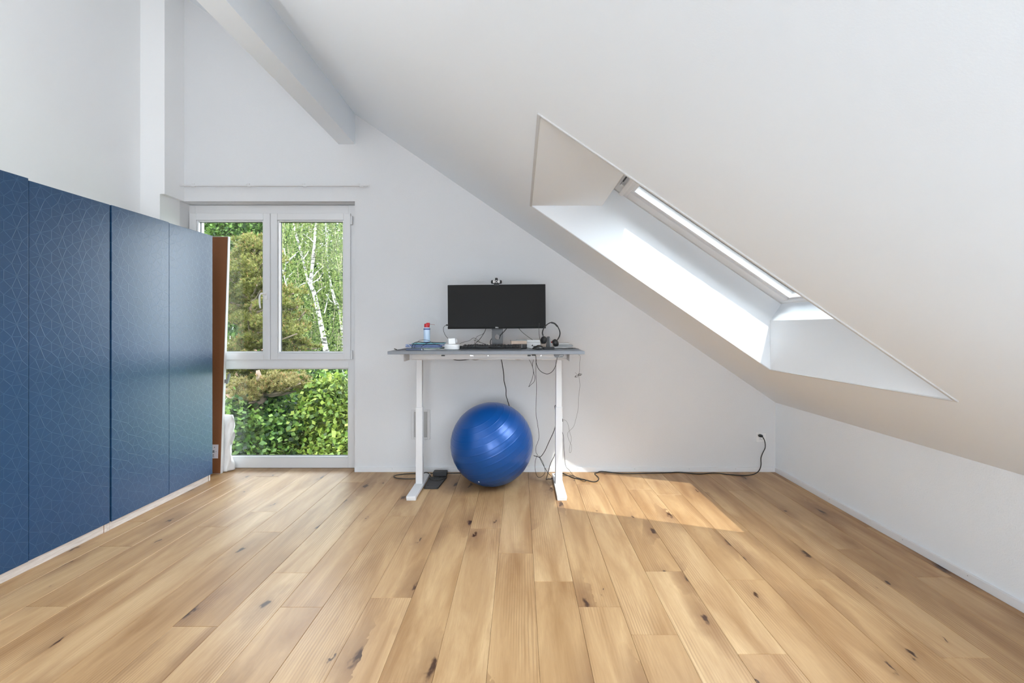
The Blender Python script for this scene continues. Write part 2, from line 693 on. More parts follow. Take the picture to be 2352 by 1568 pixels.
# ---- skylight
sky = struct(empty('window_2', (1.1, 2.5, 1.9)), 'white roof window set in the sloping ceiling shaft', 'window')
m = MB()
# lining frame continues past the roof
OUTW = 0.05
m.box(-0.06, 0.004, SY0 - OUTW, SY1 + OUTW, LIN, TH + 0.03 - 0.264 + 0.01, 0.002, 1, SM)
m.box(SLEN - 0.004, SLEN + 0.06, SY0 - OUTW, SY1 + OUTW, LIN, TH + 0.03 - 0.264 + 0.01, 0.002, 1, SM)
m.box(0, SLEN, SY0 - OUTW, SY0 + 0.004, LIN, 0.176, 0.002, 1, SM)
m.box(0, SLEN, SY1 - 0.004, SY1 + OUTW, LIN, 0.176, 0.002, 1, SM)
m.build('frame', M_PVC, sky)
m = MB()
SW = 0.105
S0, S1 = LIN + 0.003, LIN + 0.055
m.box(0.003, 0.10, SY0 + 0.003, SY1 - 0.003, S0, S1, 0.003, 1, SM)
m.box(SLEN - 0.028, SLEN - 0.003, SY0 + 0.003, SY1 - 0.003, S0, S1, 0.003, 1, SM)
m.box(0.10, SLEN - 0.028, SY0 + 0.003, SY0 + SW, S0, S1, 0.003, 1, SM)
m.box(0.10, SLEN - 0.028, SY1 - SW, SY1 - 0.003, S0, S1, 0.003, 1, SM)
# stepped glazing bead
m.box(0.10, SLEN - 0.028, SY1 - SW - 0.022, SY1 - SW, S0 + 0.012, S1, 0.002, 1, SM)
m.box(0.10, SLEN - 0.028, SY0 + SW, SY0 + SW + 0.022, S0 + 0.012, S1, 0.002, 1, SM)
m.box(SLEN - 0.038, SLEN - 0.028, SY0 + SW + 0.022, SY1 - SW - 0.022, S0 + 0.012, S1, 0.002, 1, SM)
m.box(0.10, 0.12, SY0 + SW + 0.022, SY1 - SW - 0.022, S0 + 0.012, S1, 0.002, 1, SM)
sash2 = m.build('sash', mat('skylight_lacquer', (0.74, 0.75, 0.77, 1), 0.6), sky)
m = MB()
m.box(0.11, SLEN - 0.033, SY0 + SW + 0.01, SY1 - SW - 0.01, S0 + 0.030, S0 + 0.036, 0, 1, SM)
m.build('pane', M_GLASS, sash2)
m = MB()   # ventilation bar along the top of the sash
m.box(0.045, 0.075, SY0 + 0.10, SY1 - 0.05, S0 - 0.035, S0, 0.006, 2, SM)
m.box(0.02, 0.05, SY0 + 0.16, SY0 + 0.20, S0 - 0.022, S0 + 0.004, 0.002, 1, SM)
m.box(0.02, 0.05, SY1 - 0.20, SY1 - 0.16, S0 - 0.022, S0 + 0.004, 0.002, 1, SM)
m.build('ventilation_bar', M_PVC, sash2)
m = MB()
m.box(0.018, 0.028, SY1 - 0.50, SY1 - 0.13, S0 - 0.003, S0 + 0.001, 0, 1, SM)
m.build('air_slot', M_GASKET, sash2)

# ---- ceiling beam
m = MB()
m.box(-1.566, -1.423, Y_REAR, Y_BACK, 2.83, zc(-1.423) + 0.03)
beam = struct(m.build('ceiling_beam', M_CEIL), 'white painted purlin beam under the sloping ceiling', 'beam')

# ---- baseboards
m = MB()
m.box(NX1 - 0.0, X_R, Y_BACK - 0.013, Y_BACK, 0.0, 0.043, 0.002, 1)
bb = struct(m.build('baseboard_back', M_TRIM), 'white skirting board along the window wall', 'baseboard')
m = MB()
m.box(X_R - 0.013, X_R, Y_REAR, Y_BACK - 0.013, 0.0, 0.043, 0.002, 1)
bbr = struct(m.build('baseboard_right', M_TRIM), 'white skirting board along the knee wall', 'baseboard')
M_NAIL = mat('nail_filler', (0.35, 0.36, 0.38, 1), 0.6)
for x in (-1.1, -0.35, 0.5, 0.99, 1.46, 1.86):
    m = MB()
    m.cyl((x, Y_BACK - 0.0136, 0.029), (x, Y_BACK - 0.012, 0.029), 0.0026, seg=8)
    m.build('nail', M_NAIL, bb)
for y in (3.4, 2.75, 2.35, 1.95):
    m = MB()
    m.cyl((X_R - 0.0136, y, 0.029), (X_R - 0.012, y, 0.029), 0.0026, seg=8)
    m.build('nail', M_NAIL, bbr)

# ---- tall window
win = struct(empty('window_1', (-2.18, Y_WIN + 0.04, 0)), 'tall white window with two casements above a fixed pane', 'window')
WX0, WX1 = NX0, NX1
FZ = 2.332
TR0, TR1 = 0.886, 0.965           # transom
SX = (-2.925, -2.2085, -1.500)    # sash limits
FY0, FY1 = Y_WIN + 0.012, Y_WIN + 0.085
m = MB()
m.ring(WX0, WX1, 0.0, FZ, FY0, FY1, 0.055, 0.098, 0.089, 0.076, 0.002)
m.box(WX0 + 0.055, WX1 - 0.098, FY0, FY1, TR0, TR1, 0.002, 1)
m.build('frame', M_PVC, win)
m = MB()
m.ring(WX0 + 0.055, WX1 - 0.098, 0.089, TR0, FY0 + 0.012, FY0 + 0.04, 0.010, 0.010, 0.010, 0.010, 0.002)
m.build('glazing_bead', M_PVC, win)
m = MB()
m.ring(WX0 + 0.062, WX1 - 0.106, 0.096, TR0 - 0.007, FY0 + 0.036, FY0 + 0.05, 0.006, 0.006, 0.006, 0.006)
m.build('gasket', M_GASKET, win)
m = MB()
m.box(WX0 + 0.06, WX1 - 0.103, FY0 + 0.045, FY0 + 0.051, 0.094, TR0 - 0.005)
m.build('pane', M_GLASS, win)
for i in range(2):
    a, b = SX[i] + (0.002 if i else 0), SX[i + 1] - (0.002 if not i else 0)
    z0, z1 = 0.962, 2.257
    m = MB()
    m.ring(a, b, z0, z1, Y_WIN - 0.008, Y_WIN + 0.062, 0.060, 0.060, 0.058, 0.060, 0.003)
    m.ring(a + 0.060, b - 0.060, z0 + 0.058, z1 - 0.060, Y_WIN + 0.004, Y_WIN + 0.04, 0.012, 0.012, 0.012, 0.012, 0.003)
    s = m.build('sash', M_PVC, win)
    m = MB()
    m.ring(a + 0.068, b - 0.068, z0 + 0.066, z1 - 0.068, Y_WIN + 0.034, Y_WIN + 0.048, 0.006, 0.006, 0.006, 0.006)
    m.build('gasket', M_GASKET, s)
    m = MB()
    m.box(a + 0.066, b - 0.066, Y_WIN + 0.040, Y_WIN + 0.046, z0 + 0.064, z1 - 0.066)
    m.build('pane', M_GLASS, s)
    if i == 0:
        hx = b - 0.034
        m = MB()
        m.box(hx - 0.014, hx + 0.014, Y_WIN - 0.020, Y_WIN - 0.008, 1.49, 1.562, 0.006, 3)
        m.cyl((hx, Y_WIN - 0.015, 1.54), (hx, Y_WIN - 0.052, 1.54), 0.010)
        m.tube([(hx, Y_WIN - 0.046, 1.54), (hx - 0.016, Y_WIN - 0.058, 1.543), (hx - 0.029, Y_WIN - 0.060, 1.52), (hx - 0.031, Y_WIN - 0.058, 1.47),
                (hx - 0.027, Y_WIN - 0.054, 1.415)], 0.008, 10)
        tag(m.build('handle', M_WHITEP, s, smooth=True), 'white curved window handle')
    else:
        for z in (2.19, 1.0):
            m = MB()
            m.box(b + 0.003, b + 0.018, Y_WIN - 0.014, Y_WIN + 0.004, z - 0.035, z + 0.045, 0.004, 2)
            m.build('hinge', M_PVC, s)

# ---- curtain rail
rail = tag(empty('curtain_rail', (-2.1, 4.087, 2.45)), 'thin white curtain rail mounted above the window', 'curtain rail')
m = MB()
m.box(-2.90, -1.29, 4.079, 4.095, 2.450, 2.462, 0.002, 1)
m.build('track', M_WHITE, rail)
for px in (437, 565, 693, 822):
    x = (px - VPX) / F_PX * 4.1
    m = MB()
    m.box(x - 0.012, x + 0.012, 4.085, Y_BACK, 2.4625, 2.468, 0.001, 1)
    m.box(x - 0.014, x + 0.010, Y_BACK - 0.006, Y_BACK, 2.462, 2.49, 0.001, 1)
    m.box(x + 0.02, x + 0.05, 4.082, 4.092, 2.443, 2.450, 0.001, 1)
    m.build('bracket', M_WHITE, rail)

# ================================================================= WARDROBES
XD = -2.50
DE = [1.946, 2.4358, 2.9255, 3.412, 3.902]
DZ0, DZ1 = 0.058, 1.996


def wardrobe(y0, ym, y1, label, tops, proud, mid):
    r = tag(empty('wardrobe', (X_L + 0.3, (y0 + y1) / 2, 0)), label, 'wardrobe', 'blue wardrobes along the left wall')
    xf = XD - 0.022
    m = MB()
    for ya, yb in ((y0, y0 + 0.018), (y1 - 0.018, y1)):
        m.box(X_L + 0.002, xf, ya, yb, 0, 1.985, 0.001, 1)
    m.box(X_L + 0.002, xf, y0 + 0.018, y1 - 0.018, 1.965, 1.985)
    m.box(X_L + 0.002, xf, y0 + 0.018, y1 - 0.018, DZ0, DZ0 + 0.018)
    m.box(X_L + 0.002, X_L + 0.008, y0 + 0.018, y1 - 0.018, 0.06, 1.97)
    m.build('carcass', M_PALEWOOD, r)
    m = MB()
    m.box(xf - 0.018, xf - 0.003, y0 + 0.0205, y1 - 0.0205, 0.0, DZ0 - 0.001, 0.001, 1)
    m.build('plinth', M_PALEWOOD, r)
    for ya in (y0 + 0.0178, y1 - 0.0208):
        m = MB()
        m.box(xf - 0.012, xf - 0.0025, ya, ya + 0.003, 0.0, DZ0, 0)
        m.build('plinth_edge', M_WOODEDGE, r)
    for k, (ya, yb) in enumerate(((y0, ym), (ym, y1))):
        m = MB()
        ga = 0.006 if k == 0 else mid
        gb = mid if k == 0 else 0.006
        m.box(XD - 0.02, XD + proud[k], ya + ga, yb - gb, DZ0, tops[k], 0.0018, 2)
        m.build('door', M_DOOR, r)
    return r


wardrobe(DE[0], DE[1], DE[2], 'blue two-door wardrobe cut by the left picture edge', (2.004, 1.995), (0.004, 0.0), 0.003)
wardrobe(DE[2], DE[3], DE[4], 'blue two-door wardrobe standing next to the window', (1.996, 1.992), (0.002, 0.0), 0.0022)

# ---- panel leaning by the window
pan = tag(empty('leaning_panel', (-2.66, 4.08, 0)), 'tall brown hardboard-backed panel with white edges leaning beside the window', 'panel')
tilt = math.atan2(0.105, 2.04)
PM = T(0, 4.075, 0) @ Matrix.Rotation(-tilt, 4, 'X')
m = MB()
m.box(-2.86, -2.546, 0.004, 0.034, 0.002, 2.045, 0.002, 1, PM)
m.build('board', M_WHITE, pan)
m = MB()
m.box(-2.855, -2.551, 0.0, 0.004, 0.006, 2.040, 0, 1, PM)
m.build('back_sheet', M_HARD, pan)
m = MB()
LX0, LX1 = -2.644, -2.566
m.box(LX0 - 0.006, LX1 - 0.006, -0.0012, 0.0, 0.132, 0.248, 0, 1, PM)
lab = tag(m.build('paper_label', mat('grey_label_paper', lin(196, 194, 204), 0.7), pan), 'pale grey paper label with small dark print')
M_INK = mat('label_ink', lin(95, 95, 105), 0.8)
for (x, z, wd, h) in ((-2.605, 0.225, 0.006, 0.009), (-2.612, 0.195, 0.016, 0.010), (-2.628, 0.182, 0.010, 0.007), (-2.612, 0.184, 0.018, 0.008),
                      (-2.613, 0.163, 0.012, 0.006), (-2.614, 0.153, 0.013, 0.005), (-2.611, 0.144, 0.016, 0.004), (-2.59, 0.190, 0.004, 0.006)):
    m = MB()
    m.box(x - wd / 2, x + wd / 2, -0.0016, -0.0012, z - h / 2, z + h / 2, 0, 1, PM)
    m.build('print_mark', M_INK, lab)
m = MB()
m.box(-2.546, -2.530, 0.012, 0.03, 0.77, 0.80, 0.002, 1, PM)
m.prism([(-2.534, 0.760), (-2.520, 0.766), (-2.503, 0.842), (-2.508, 0.850), (-2.520, 0.842)], 'y', 0.012, 0.030, PM)
tag(m.build('bracket', mat('grey_bracket', lin(140, 142, 146), 0.4, metal=0.3), pan), 'small grey metal bracket on the panel edge')

# ---- crumpled white bag between the panel and window
def bag():
    b = bmesh.new()
    NU, NV = 24, 26
    vs_ = []
    for j in range(NV):
        t = j / (NV - 1)
        z = 0.006 + 0.475 * t
        wx = 0.072 * (1 - 0.25 * math.sin(math.pi * min(1, t * 1.6)) ** 2 * (t < 0.6) - 0.12 * t)
        wy = 0.042 * (1 - 0.55 * t) + 0.004
        row = []
        for i in range(NU):
            a = 2 * math.pi * i / NU
            cr = 0.010 * math.sin(3 * a + 9 * t) + 0.007 * math.sin(5 * a - 15 * t + 1) + 0.004 * math.sin(11 * a + 23 * t)
            x = (wx + cr) * math.copysign(abs(math.cos(a)) ** 0.7, math.cos(a))
            y = (wy + cr * 0.6) * math.copysign(abs(math.sin(a)) ** 0.7, math.sin(a))
            row.append(b.verts.new((-2.575 + x, 4.172 + y + 0.02 * t, z)))
        vs_.append(row)
    for j in range(NV - 1):
        for i in range(NU):
            f = b.faces.new([vs_[j][i], vs_[j][(i + 1) % NU], vs_[j + 1][(i + 1) % NU], vs_[j + 1][i]])
            f.smooth = True
    b.faces.new(list(reversed(vs_[0])))
    b.faces.new(vs_[-1])
    return b


m = MB()
m._add(bag())
tag(m.build('plastic_bag', mat('white_crumpled_plastic', (0.8, 0.8, 0.8, 1), 0.45)), 'crumpled white bag standing between the brown panel and the window', 'bag')

# ================================================================= DESK
desk = tag(empty('standing_desk', (-0.24, 3.70, 0)), 'height-adjustable standing desk with grey top and white steel legs', 'desk')
DT = 1.0775
DX0, DX1, DY0, DY1 = -0.940, 0.4605, 3.40, 4.0
m = MB()
m.box(DX0, DX1, DY0, DY1, DT - 0.022, DT, 0.0012, 1)
m.build('tabletop', M_DESK, desk)
DB = DT - 0.022
for lx, sgn in ((-0.783, 1), (0.304, -1)):
    m = MB()
    m.box(lx - 0.036, lx + 0.036, 3.445, 4.00, 0.010, 0.032, 0.004, 2)
    m.box(lx - 0.034, lx + 0.034, 3.447, 3.475, 0.0, 0.012, 0.003, 2)
    m.box(lx - 0.034, lx + 0.034, 3.97, 3.998, 0.0, 0.012, 0.003, 2)
    m.build('foot', M_WHITE, desk)
    m = MB()
    m.box(lx - 0.0265, lx + 0.0265, 3.718, 3.778, 0.032, 0.627, 0.003, 2)
    leg = m.build('leg', M_WHITE, desk)
    m = MB()
    m.box(lx - 0.0225, lx + 0.0225, 3.722, 3.774, 0.60, 1.006, 0.003, 2)
    m.build('inner_column', M_WHITE, leg)
    # mounting plate with rounded end under the rail
    m = MB()
    xa, xb = (lx - 0.05, lx + 0.115) if sgn > 0 else (lx - 0.135, lx + 0.05)
    m.box(xa, xb, 3.69, 3.80, 0.996, 1.004, 0.003, 2)
    m.build('mounting_plate', M_WHITE, desk)
    # side arm that carries the top
    ex = lx - 0.058 if sgn > 0 else lx + 0.058
    m = MB()
    m.box(ex - 0.003, ex + 0.003, 3.47, 3.95, 1.000, DB, 0.001, 1)
    o = ex - sgn * 0.03
    m.prism([(ex, DB), (o, DB), (o + sgn * 0.002, DB - 0.012), (ex - sgn * 0.012, DB - 0.022), (ex, DB - 0.055)], 'y', 3.47, 3.95)
    m.build('side_arm', M_WHITE, desk)
m = MB()
RX0, RX1 = -0.836, 0.356
m.box(RX0, RX1, 3.625, 3.632, 1.004, DB, 0.001, 1)
m.box(RX0, RX1, 3.62, 3.632, 1.006, 1.016, 0.002, 1)
m.box(RX0, RX1, 3.632, 3.70, DB - 0.004, DB)
m.build('crossbar', M_WHITE, desk)
m = MB()
m.box(RX0 + 0.02, -0.36, 3.616, 3.625, 1.014, DB, 0.001, 1)
m.build('rail_sleeve', M_WHITE, desk)
for x in (-0.815, -0.675, -0.365, -0.355, -0.24, 0.16, -0.372):
    m = MB()
    m.cyl((x, 3.6145, 1.034), (x, 3.625, 1.034), 0.0045, seg=12)
    m.build('screw', M_STEEL, desk)
for x0, x1 in ((-0.592, -0.566), (0.058, 0.082)):
    m = MB()
    m.box(x0, x1, 3.6135, 3.618, 1.030, 1.040, 0.001, 1)
    m.build('rail_slot', M_BLACK, desk)
# hand control
m = MB()
CX, CY = 0.2795, 3.415
cM = T(CX, CY, DB)
m.prism([(-0.035, 0), (0.035, 0), (0.030, -0.018), (0.022, -0.021), (-0.024, -0.021), (-0.030, -0.017)], 'y', 0, 0.055, cM)
ctl = tag(m.build('hand_control', mat('control_grey', lin(95, 97, 100), 0.45), desk), 'grey hand control with small white button marks')
for k, (dx, kind) in enumerate(((0.004, 0), (0.013, 1), (0.023, 2))):
    m = MB()
    if kind == 0:
        m.prism([(-0.003, -0.003), (0.003, -0.003), (0, 0.003)], 'y', -0.0008, 0, T(CX + dx, CY, DB - 0.011))
    elif kind == 1:
        m.prism([(-0.003, 0.003), (0.003, 0.003), (0, -0.003)], 'y', -0.0008, 0, T(CX + dx, CY, DB - 0.010))
    else:
        m.tube([(CX + dx + 0.0035 * math.cos(t), CY - 0.0004, DB - 0.010 + 0.0035 * math.sin(t)) for t in np.linspace(0, 2 * math.pi, 10)[:-1]], 0.0007, 5, 2, True)
    m.build('button_mark', M_WHITEP, ctl)
# sagging grey cable net under the top
def net():
    b = bmesh.new()
    nx, ny = 46, 12
    g_ = []
    for i in range(nx):
        t = i / (nx - 1)
        row = []
        for j in range(ny):
            s_ = j / (ny - 1)
            sag = 0.034 * math.sin(math.pi * s_) * (math.sin(math.pi * t) ** 0.35) * (0.8 + 0.25 * math.sin(9 * t) + 0.15 * math.sin(31 * t + 3 * s_))
            row.append(b.verts.new((-0.47 + 0.56 * t, 3.69 + 0.16 * s_, 1.022 - sag)))
        g_.append(row)
    for i in range(nx - 1):
        for j in range(ny - 1):
            f = b.faces.new([g_[i][j], g_[i + 1][j], g_[i + 1][j + 1], g_[i][j + 1]])
            f.smooth = True
    bmesh.ops.solidify(b, geom=b.faces, thickness=0.002)
    return b


m = MB()
m._add(net())
tag(m.build('cable_net', mat('grey_net', lin(150, 149, 146), 0.85), desk), 'sagging grey fabric cable net')


# ---- monitor
def rounded_slab(w_, h_, d_, bev=0.004):
    m_ = MB()
    m_.box(-w_ / 2, w_ / 2, -d_ / 2, d_ / 2, 0, h_, bev, 2)
    return m_


MY = 3.80
mon = tag(empty('monitor', ((1141.5 - VPX) / F_PX * MY, MY, DT), (0, math.radians(-0.45), math.radians(-1.0))), 'black ultrawide monitor on a stand at the back of the desk', 'monitor')
ZB = 1.237 - DT
MW, MH = 0.776, 0.349
m = MB()
m.box(-MW / 2, MW / 2, -0.012, 0.030, ZB, ZB + MH, 0.004, 2)
m.box(-MW / 2 + 0.15, MW / 2 - 0.15, 0.03, 0.055, ZB + 0.05, ZB + MH - 0.05, 0.012, 2)
m.build('housing', M_BLACK, mon, local=True)
m = MB()
m.box(-MW / 2 + 0.003, MW / 2 - 0.003, -0.0135, -0.0118, ZB + 0.019, ZB + MH - 0.003, 0)
m.build('screen', M_SCREEN, mon, local=True)
m = MB()
m.box(-MW / 2, MW / 2, -0.0155, -0.0118, ZB, ZB + 0.018, 0.001, 1)
bez = m.build('bezel', mat('matt_black_bezel', (0.012, 0.012, 0.012, 1), 0.6, spec=0.15), mon, local=True)
fc = bpy.data.curves.new('logo_text', 'FONT')
fc.body = 'DELL'
fc.size = 0.0115
fc.align_x = 'CENTER'
fc.extrude = 0.0004
fo = bpy.data.objects.new('logo_text', fc)
COL.objects.link(fo)
dg = bpy.context.evaluated_depsgraph_get()
me = bpy.data.meshes.new_from_object(fo.evaluated_get(dg))
bpy.data.objects.remove(fo)
lo = bpy.data.objects.new('logo', me)
me.materials.append(mat('silver_logo', (0.55, 0.55, 0.55, 1), 0.35, metal=0.5))
COL.objects.link(lo)
lo.parent = bez
lo.rotation_euler = (math.pi / 2, 0, 0)
lo.location = (0.003, -0.0159, ZB + 0.0055)
tag(lo, 'silver letter logo on the lower bezel')


def riser():
    """upright plate with a round cable hole"""
    b = bmesh.new()
    w2, z0, z1, hz, hr, n = 0.044, 0.012, 0.30, 0.092, 0.021, 32
    front, back = [], []
    for y, lst in ((0.045, front), (0.075, back)):
        inn, out = [], []
        for i in range(n):
            a = 2 * math.pi * i / n
            cx_, cz_ = math.cos(a), math.sin(a)
            inn.append(b.verts.new((hr * cx_, y, hz + hr * cz_)))
            k = min(w2 / abs(cx_) if abs(cx_) > 1e-6 else 9, 0.06 / abs(cz_) if abs(cz_) > 1e-6 else 9)
            out.append(b.verts.new((k * cx_, y, hz + k * cz_)))
        for i in range(n):
            b.faces.new([inn[i], inn[(i + 1) % n], out[(i + 1) % n], out[i]])
        lst.extend([inn, out])
    for i in range(n):
        b.faces.new([front[0][i], front[0][(i + 1) % n], back[0][(i + 1) % n], back[0][i]])
        b.faces.new([front[1][i], front[1][(i + 1) % n], back[1][(i + 1) % n], back[1][i]])
    m_ = MB()
    m_._add(b)
    m_.box(-w2, w2, 0.045, 0.075, hz + 0.055, z1, 0.001, 1)
    m_.box(-w2, w2, 0.045, 0.075, z0 - 0.003, hz - 0.058, 0.001, 1)
    return m_


riser().build('stand', mat('grey_stand', lin(52, 53, 56), 0.35), mon, local=True)
m = MB()
m.box(-0.13, 0.13, -0.02, 0.16, 0.0, 0.011, 0.004, 2)
m.build('stand_base', M_BLACK2, mon, local=True)

# ---- webcam on the monitor
wc = tag(empty('webcam', ((1140.5 - VPX) / F_PX * MY, MY - 0.01, 1.588)), 'black webcam with silver lens ring clipped on the monitor', 'webcam')
wx, wy, wz = wc.location
m = MB()
m.box(wx - 0.043, wx + 0.043, wy - 0.022, wy + 0.006, wz + 0.004, wz + 0.032, 0.009, 3)
m.box(wx - 0.011, wx + 0.011, wy - 0.018, wy + 0.004, wz + 0.03, wz + 0.050, 0.006, 3)
body = m.build('body', M_BLACK, wc)
m = MB()
m.box(wx - 0.02, wx + 0.02, wy - 0.016, wy - 0.004, wz - 0.010, wz + 0.006, 0.003, 2)
m.box(wx - 0.02, wx + 0.02, wy + 0.001, wy + 0.045, wz + 0.001, wz + 0.006, 0.001, 2)
m.build('clip', M_BLACK2, wc)
for s_ in (-1, 1):
    m = MB()
    xa, xb = sorted((wx + s_ * 0.013, wx + s_ * 0.026))
    m.box(xa, xb, wy - 0.0235, wy - 0.021, wz + 0.009, wz + 0.0295, 0.0008, 1)
    m.build('silver_panel', M_WHITEP, body)
MLens = T(wx, wy - 0.022, wz + 0.019) @ Matrix.Rotation(math.pi / 2, 4, 'X')
m = MB()
m.lathe([(0.0125, 0), (0.0125, 0.004), (0.0108, 0.0045), (0.0108, 0.0035)], 28, MLens)
lb = m.build('lens_barrel', M_BLACK, wc)
m = MB()
m.lathe([(0.0104, 0.003), (0.0104, 0.0046), (0.0066, 0.0046), (0.0066, 0.003)], 28, MLens)
m.build('lens_ring', M_WHITEP, lb)
m = MB()
m.lathe([(0.0065, 0.0025), (0.0055, 0.0044), (0.003, 0.0052), (0, 0.0054)], 24, MLens)
m.build('lens', M_BLACK, lb)

# ---- keyboard
KB = empty('keyboard', (-0.217, 3.60, DT), (0, 0, math.radians(0.4)))
tag(KB, 'full-size black keyboard lying below the monitor', 'keyboard')
m = MB()
kw, kd = 0.452, 0.158
m.prism([(0, 0.0), (kd, 0.006), (kd, 0.030), (0.012, 0.014), (0, 0.010)], 'x', -kw / 2, kw / 2)
m.build('case', M_BLACK, KB, local=True)
m = MB()
slope = math.atan2(0.016, kd - 0.012)
KM = T(0, 0.014, 0.0145) @ Matrix.Rotation(slope, 4, 'X')
for r_ in range(6):
    y0 = 0.002 + r_ * 0.0225 + (0.004 if r_ == 5 else 0)
    x = -kw / 2 + 0.008
    cols = 0
    while x < kw / 2 - 0.018:
        wkey = 0.0172
        if r_ == 0 and 0.09 < x + kw / 2 < 0.11:
            wkey = 0.105
        if (r_ == 5 and cols in (1, 5, 9, 13)) or (cols == 15):
            x += 0.010
        if x + wkey > kw / 2 - 0.006:
            break
        m.box(x, x + wkey, y0, y0 + 0.0175, 0.0, 0.0085, 0.0022, 1, KM)
        x += wkey + 0.002
        cols += 1
tag(m.build('keys', mat('key_black', (0.03, 0.03, 0.032, 1), 0.55), KB, local=True), kind='stuff')

# ---- mouse
ms = tag(empty('mouse', (0.137, 3.62, DT), (0, 0, math.radians(8))), 'black computer mouse right of the keyboard', 'mouse')
b = bmesh.new()
bmesh.ops.create_uvsphere(b, u_segments=32, v_segments=20, radius=1)
for v in b.verts:
    x, y, z = v.co
    if z < 0:
        z *= 0.25
    prof = 1.0 - 0.28 * max(0, -x) ** 1.2 + 0.05 * x
    v.co = (x * 0.046, y * 0.031, 0.009 + z * 0.028 * prof * (1.0 if z < 0 else (1 - 0.35 * max(0, -x))))
for f in b.faces:
    f.smooth = True
m = MB()
m._add(b)
m.build('shell', mat('mouse_black', (0.02, 0.02, 0.02, 1), 0.3), ms, local=True)
m = MB()
m.box(-0.036, -0.018, -0.0025, 0.0025, 0.020, 0.030, 0.002, 2)
m.build('scroll_wheel', M_BLACK2, ms, local=True)
m = MB()
m.tube([(-0.046, 0, 0.008), (-0.065, 0.012, 0.012), (-0.085, 0.045, 0.018), (-0.10, 0.10, 0.010), (-0.10, 0.17, 0.0025)], 0.0016, 6)
m.build('cord', M_CABLE, ms, local=True)

# ---- headset stand and headset
hs = tag(empty('headset_stand', (0.222, 3.70, DT)), 'black wedge-shaped charging stand holding the headset', 'headset stand')
hx, hy, hz = hs.location
m = MB()
m.box(hx - 0.044, hx + 0.044, hy - 0.03, hy + 0.05, hz, hz + 0.018, 0.004, 2)
m.build('base', M_BLACK, hs)
m = MB()
m.prism([(hx - 0.020, hz + 0.014), (hx + 0.022, hz + 0.014), (hx + 0.008, hz + 0.097), (hx + 0.004, hz + 0.1), (hx - 0.006, hz + 0.1), (hx - 0.010, hz + 0.097)], 'y', hy - 0.022, hy + 0.02)
up = m.build('upright', M_BLACK2, hs)
m = MB()
m.prism([(hx + 0.010, hz + 0.020), (hx + 0.0215, hz + 0.020), (hx + 0.0115, hz + 0.092), (hx + 0.004, hz + 0.092)], 'y', hy - 0.0235, hy - 0.0215)
tag(m.build('grey_face', mat('stand_face', lin(120, 121, 123), 0.4), up), 'lighter grey side face')

hd = tag(empty('headset', (0.235, 3.69, DT + 0.03)), 'black over-head headset with microphone boom on its stand', 'headset')
HP = [(1247.5, 771), (1246, 763), (1250, 752), (1258, 744), (1266, 740.5), (1274, 743), (1281, 750), (1286, 762), (1285, 772), (1280, 781)]
m = MB()
m.tube([at(px, py, 3.675 + 0.02 * math.sin(i / 9 * math.pi)) for i, (px, py) in enumerate(HP)], 0.0042, 8, 5,
       radii=[0.0046, 0.0046, 0.004, 0.0036, 0.0042, 0.0042, 0.0036, 0.0046, 0.005, 0.004])
m.build('headband', M_BLACK, hd)
m = MB()
m.tube([at(px, py, 3.69) for px, py in HP[4:7]], 0.0062, 8, 5)
m.build('head_cushion', M_BLACK2, hd)
for (px, py, ang, tiltz) in ((1248, 780.5, 12, 25), (1276.5, 787, -28, -25)):
    c_ = at(px, py, 3.68)
    RM = Matrix.Rotation(math.radians(ang), 4, 'Y') @ Matrix.Rotation(math.radians(tiltz), 4, 'Z')
    m = MB()
    m.ellipsoid(c_, (0.019, 0.029, 0.030), RM)
    cup = m.build('ear_cup', M_BLACK, hd)
    m = MB()
    sgn = 1 if px < 1260 else -1
    off = RM @ Vector((sgn * 0.010, 0, 0))
    m.lathe([(0.016, -0.010), (0.026, -0.007), (0.028, 0.0), (0.026, 0.007), (0.014, 0.010)], 28,
            T(*(c_ + off)) @ RM @ Matrix.Rotation(math.pi / 2, 4, 'Y'))
    m.build('ear_pad', M_BLACK2, cup)
m = MB()
m.tube([at(1245, 789, 3.675), at(1241.5, 783, 3.67), at(1239, 772, 3.665), at(1238, 757, 3.66), at(1238.5, 742, 3.655)], 0.0022, 8,
       radii=[0.004, 0.003, 0.0018, 0.0016, 0.0026])
m.build('microphone_boom', M_BLACK2, hd)

# ---- spray can on the paper pile
sc_ = tag(empty('spray_can', (-0.728, 3.75, 1.1256)), 'pale blue spray can with red cap and straw', 'spray can')
L3 = T(*sc_.location)
m = MB()
m.lathe([(0.0235, 0.0), (0.0255, 0.003), (0.0255, 0.112), (0.023, 0.118), (0.0205, 0.122)], 32, L3)
can = m.build('can', mat('pale_blue_print', lin(196, 214, 236), 0.3), sc_)
M_NAVY = mat('navy_band', lin(35, 55, 130), 0.35)
for z0, z1 in ((0.0005, 0.006), (0.104, 0.113)):
    m = MB()
    m.lathe([(0.0257, z0), (0.0259, z0 + 0.001), (0.0259, z1 - 0.001), (0.0257, z1)], 32, L3)
    m.build('band', M_NAVY, can)
m = MB()
m.lathe([(0.0205, 0.121), (0.021, 0.123), (0.0205, 0.146), (0.019, 0.150), (0.012, 0.151)], 28, L3)
m.box(-0.004, 0.023, -0.011, 0.011, 0.132, 0.158, 0.005, 3, L3)
m.build('cap', mat('red_cap', lin(196, 40, 52), 0.35), sc_)
m = MB()
m.tube([(0.02, 0, 0.147), (0.035, -0.002, 0.146), (0.062, -0.004, 0.142)], 0.0013, 6, 3)
o = m.build('straw', mat('red_straw', lin(170, 70, 70), 0.4), sc_, local=True)

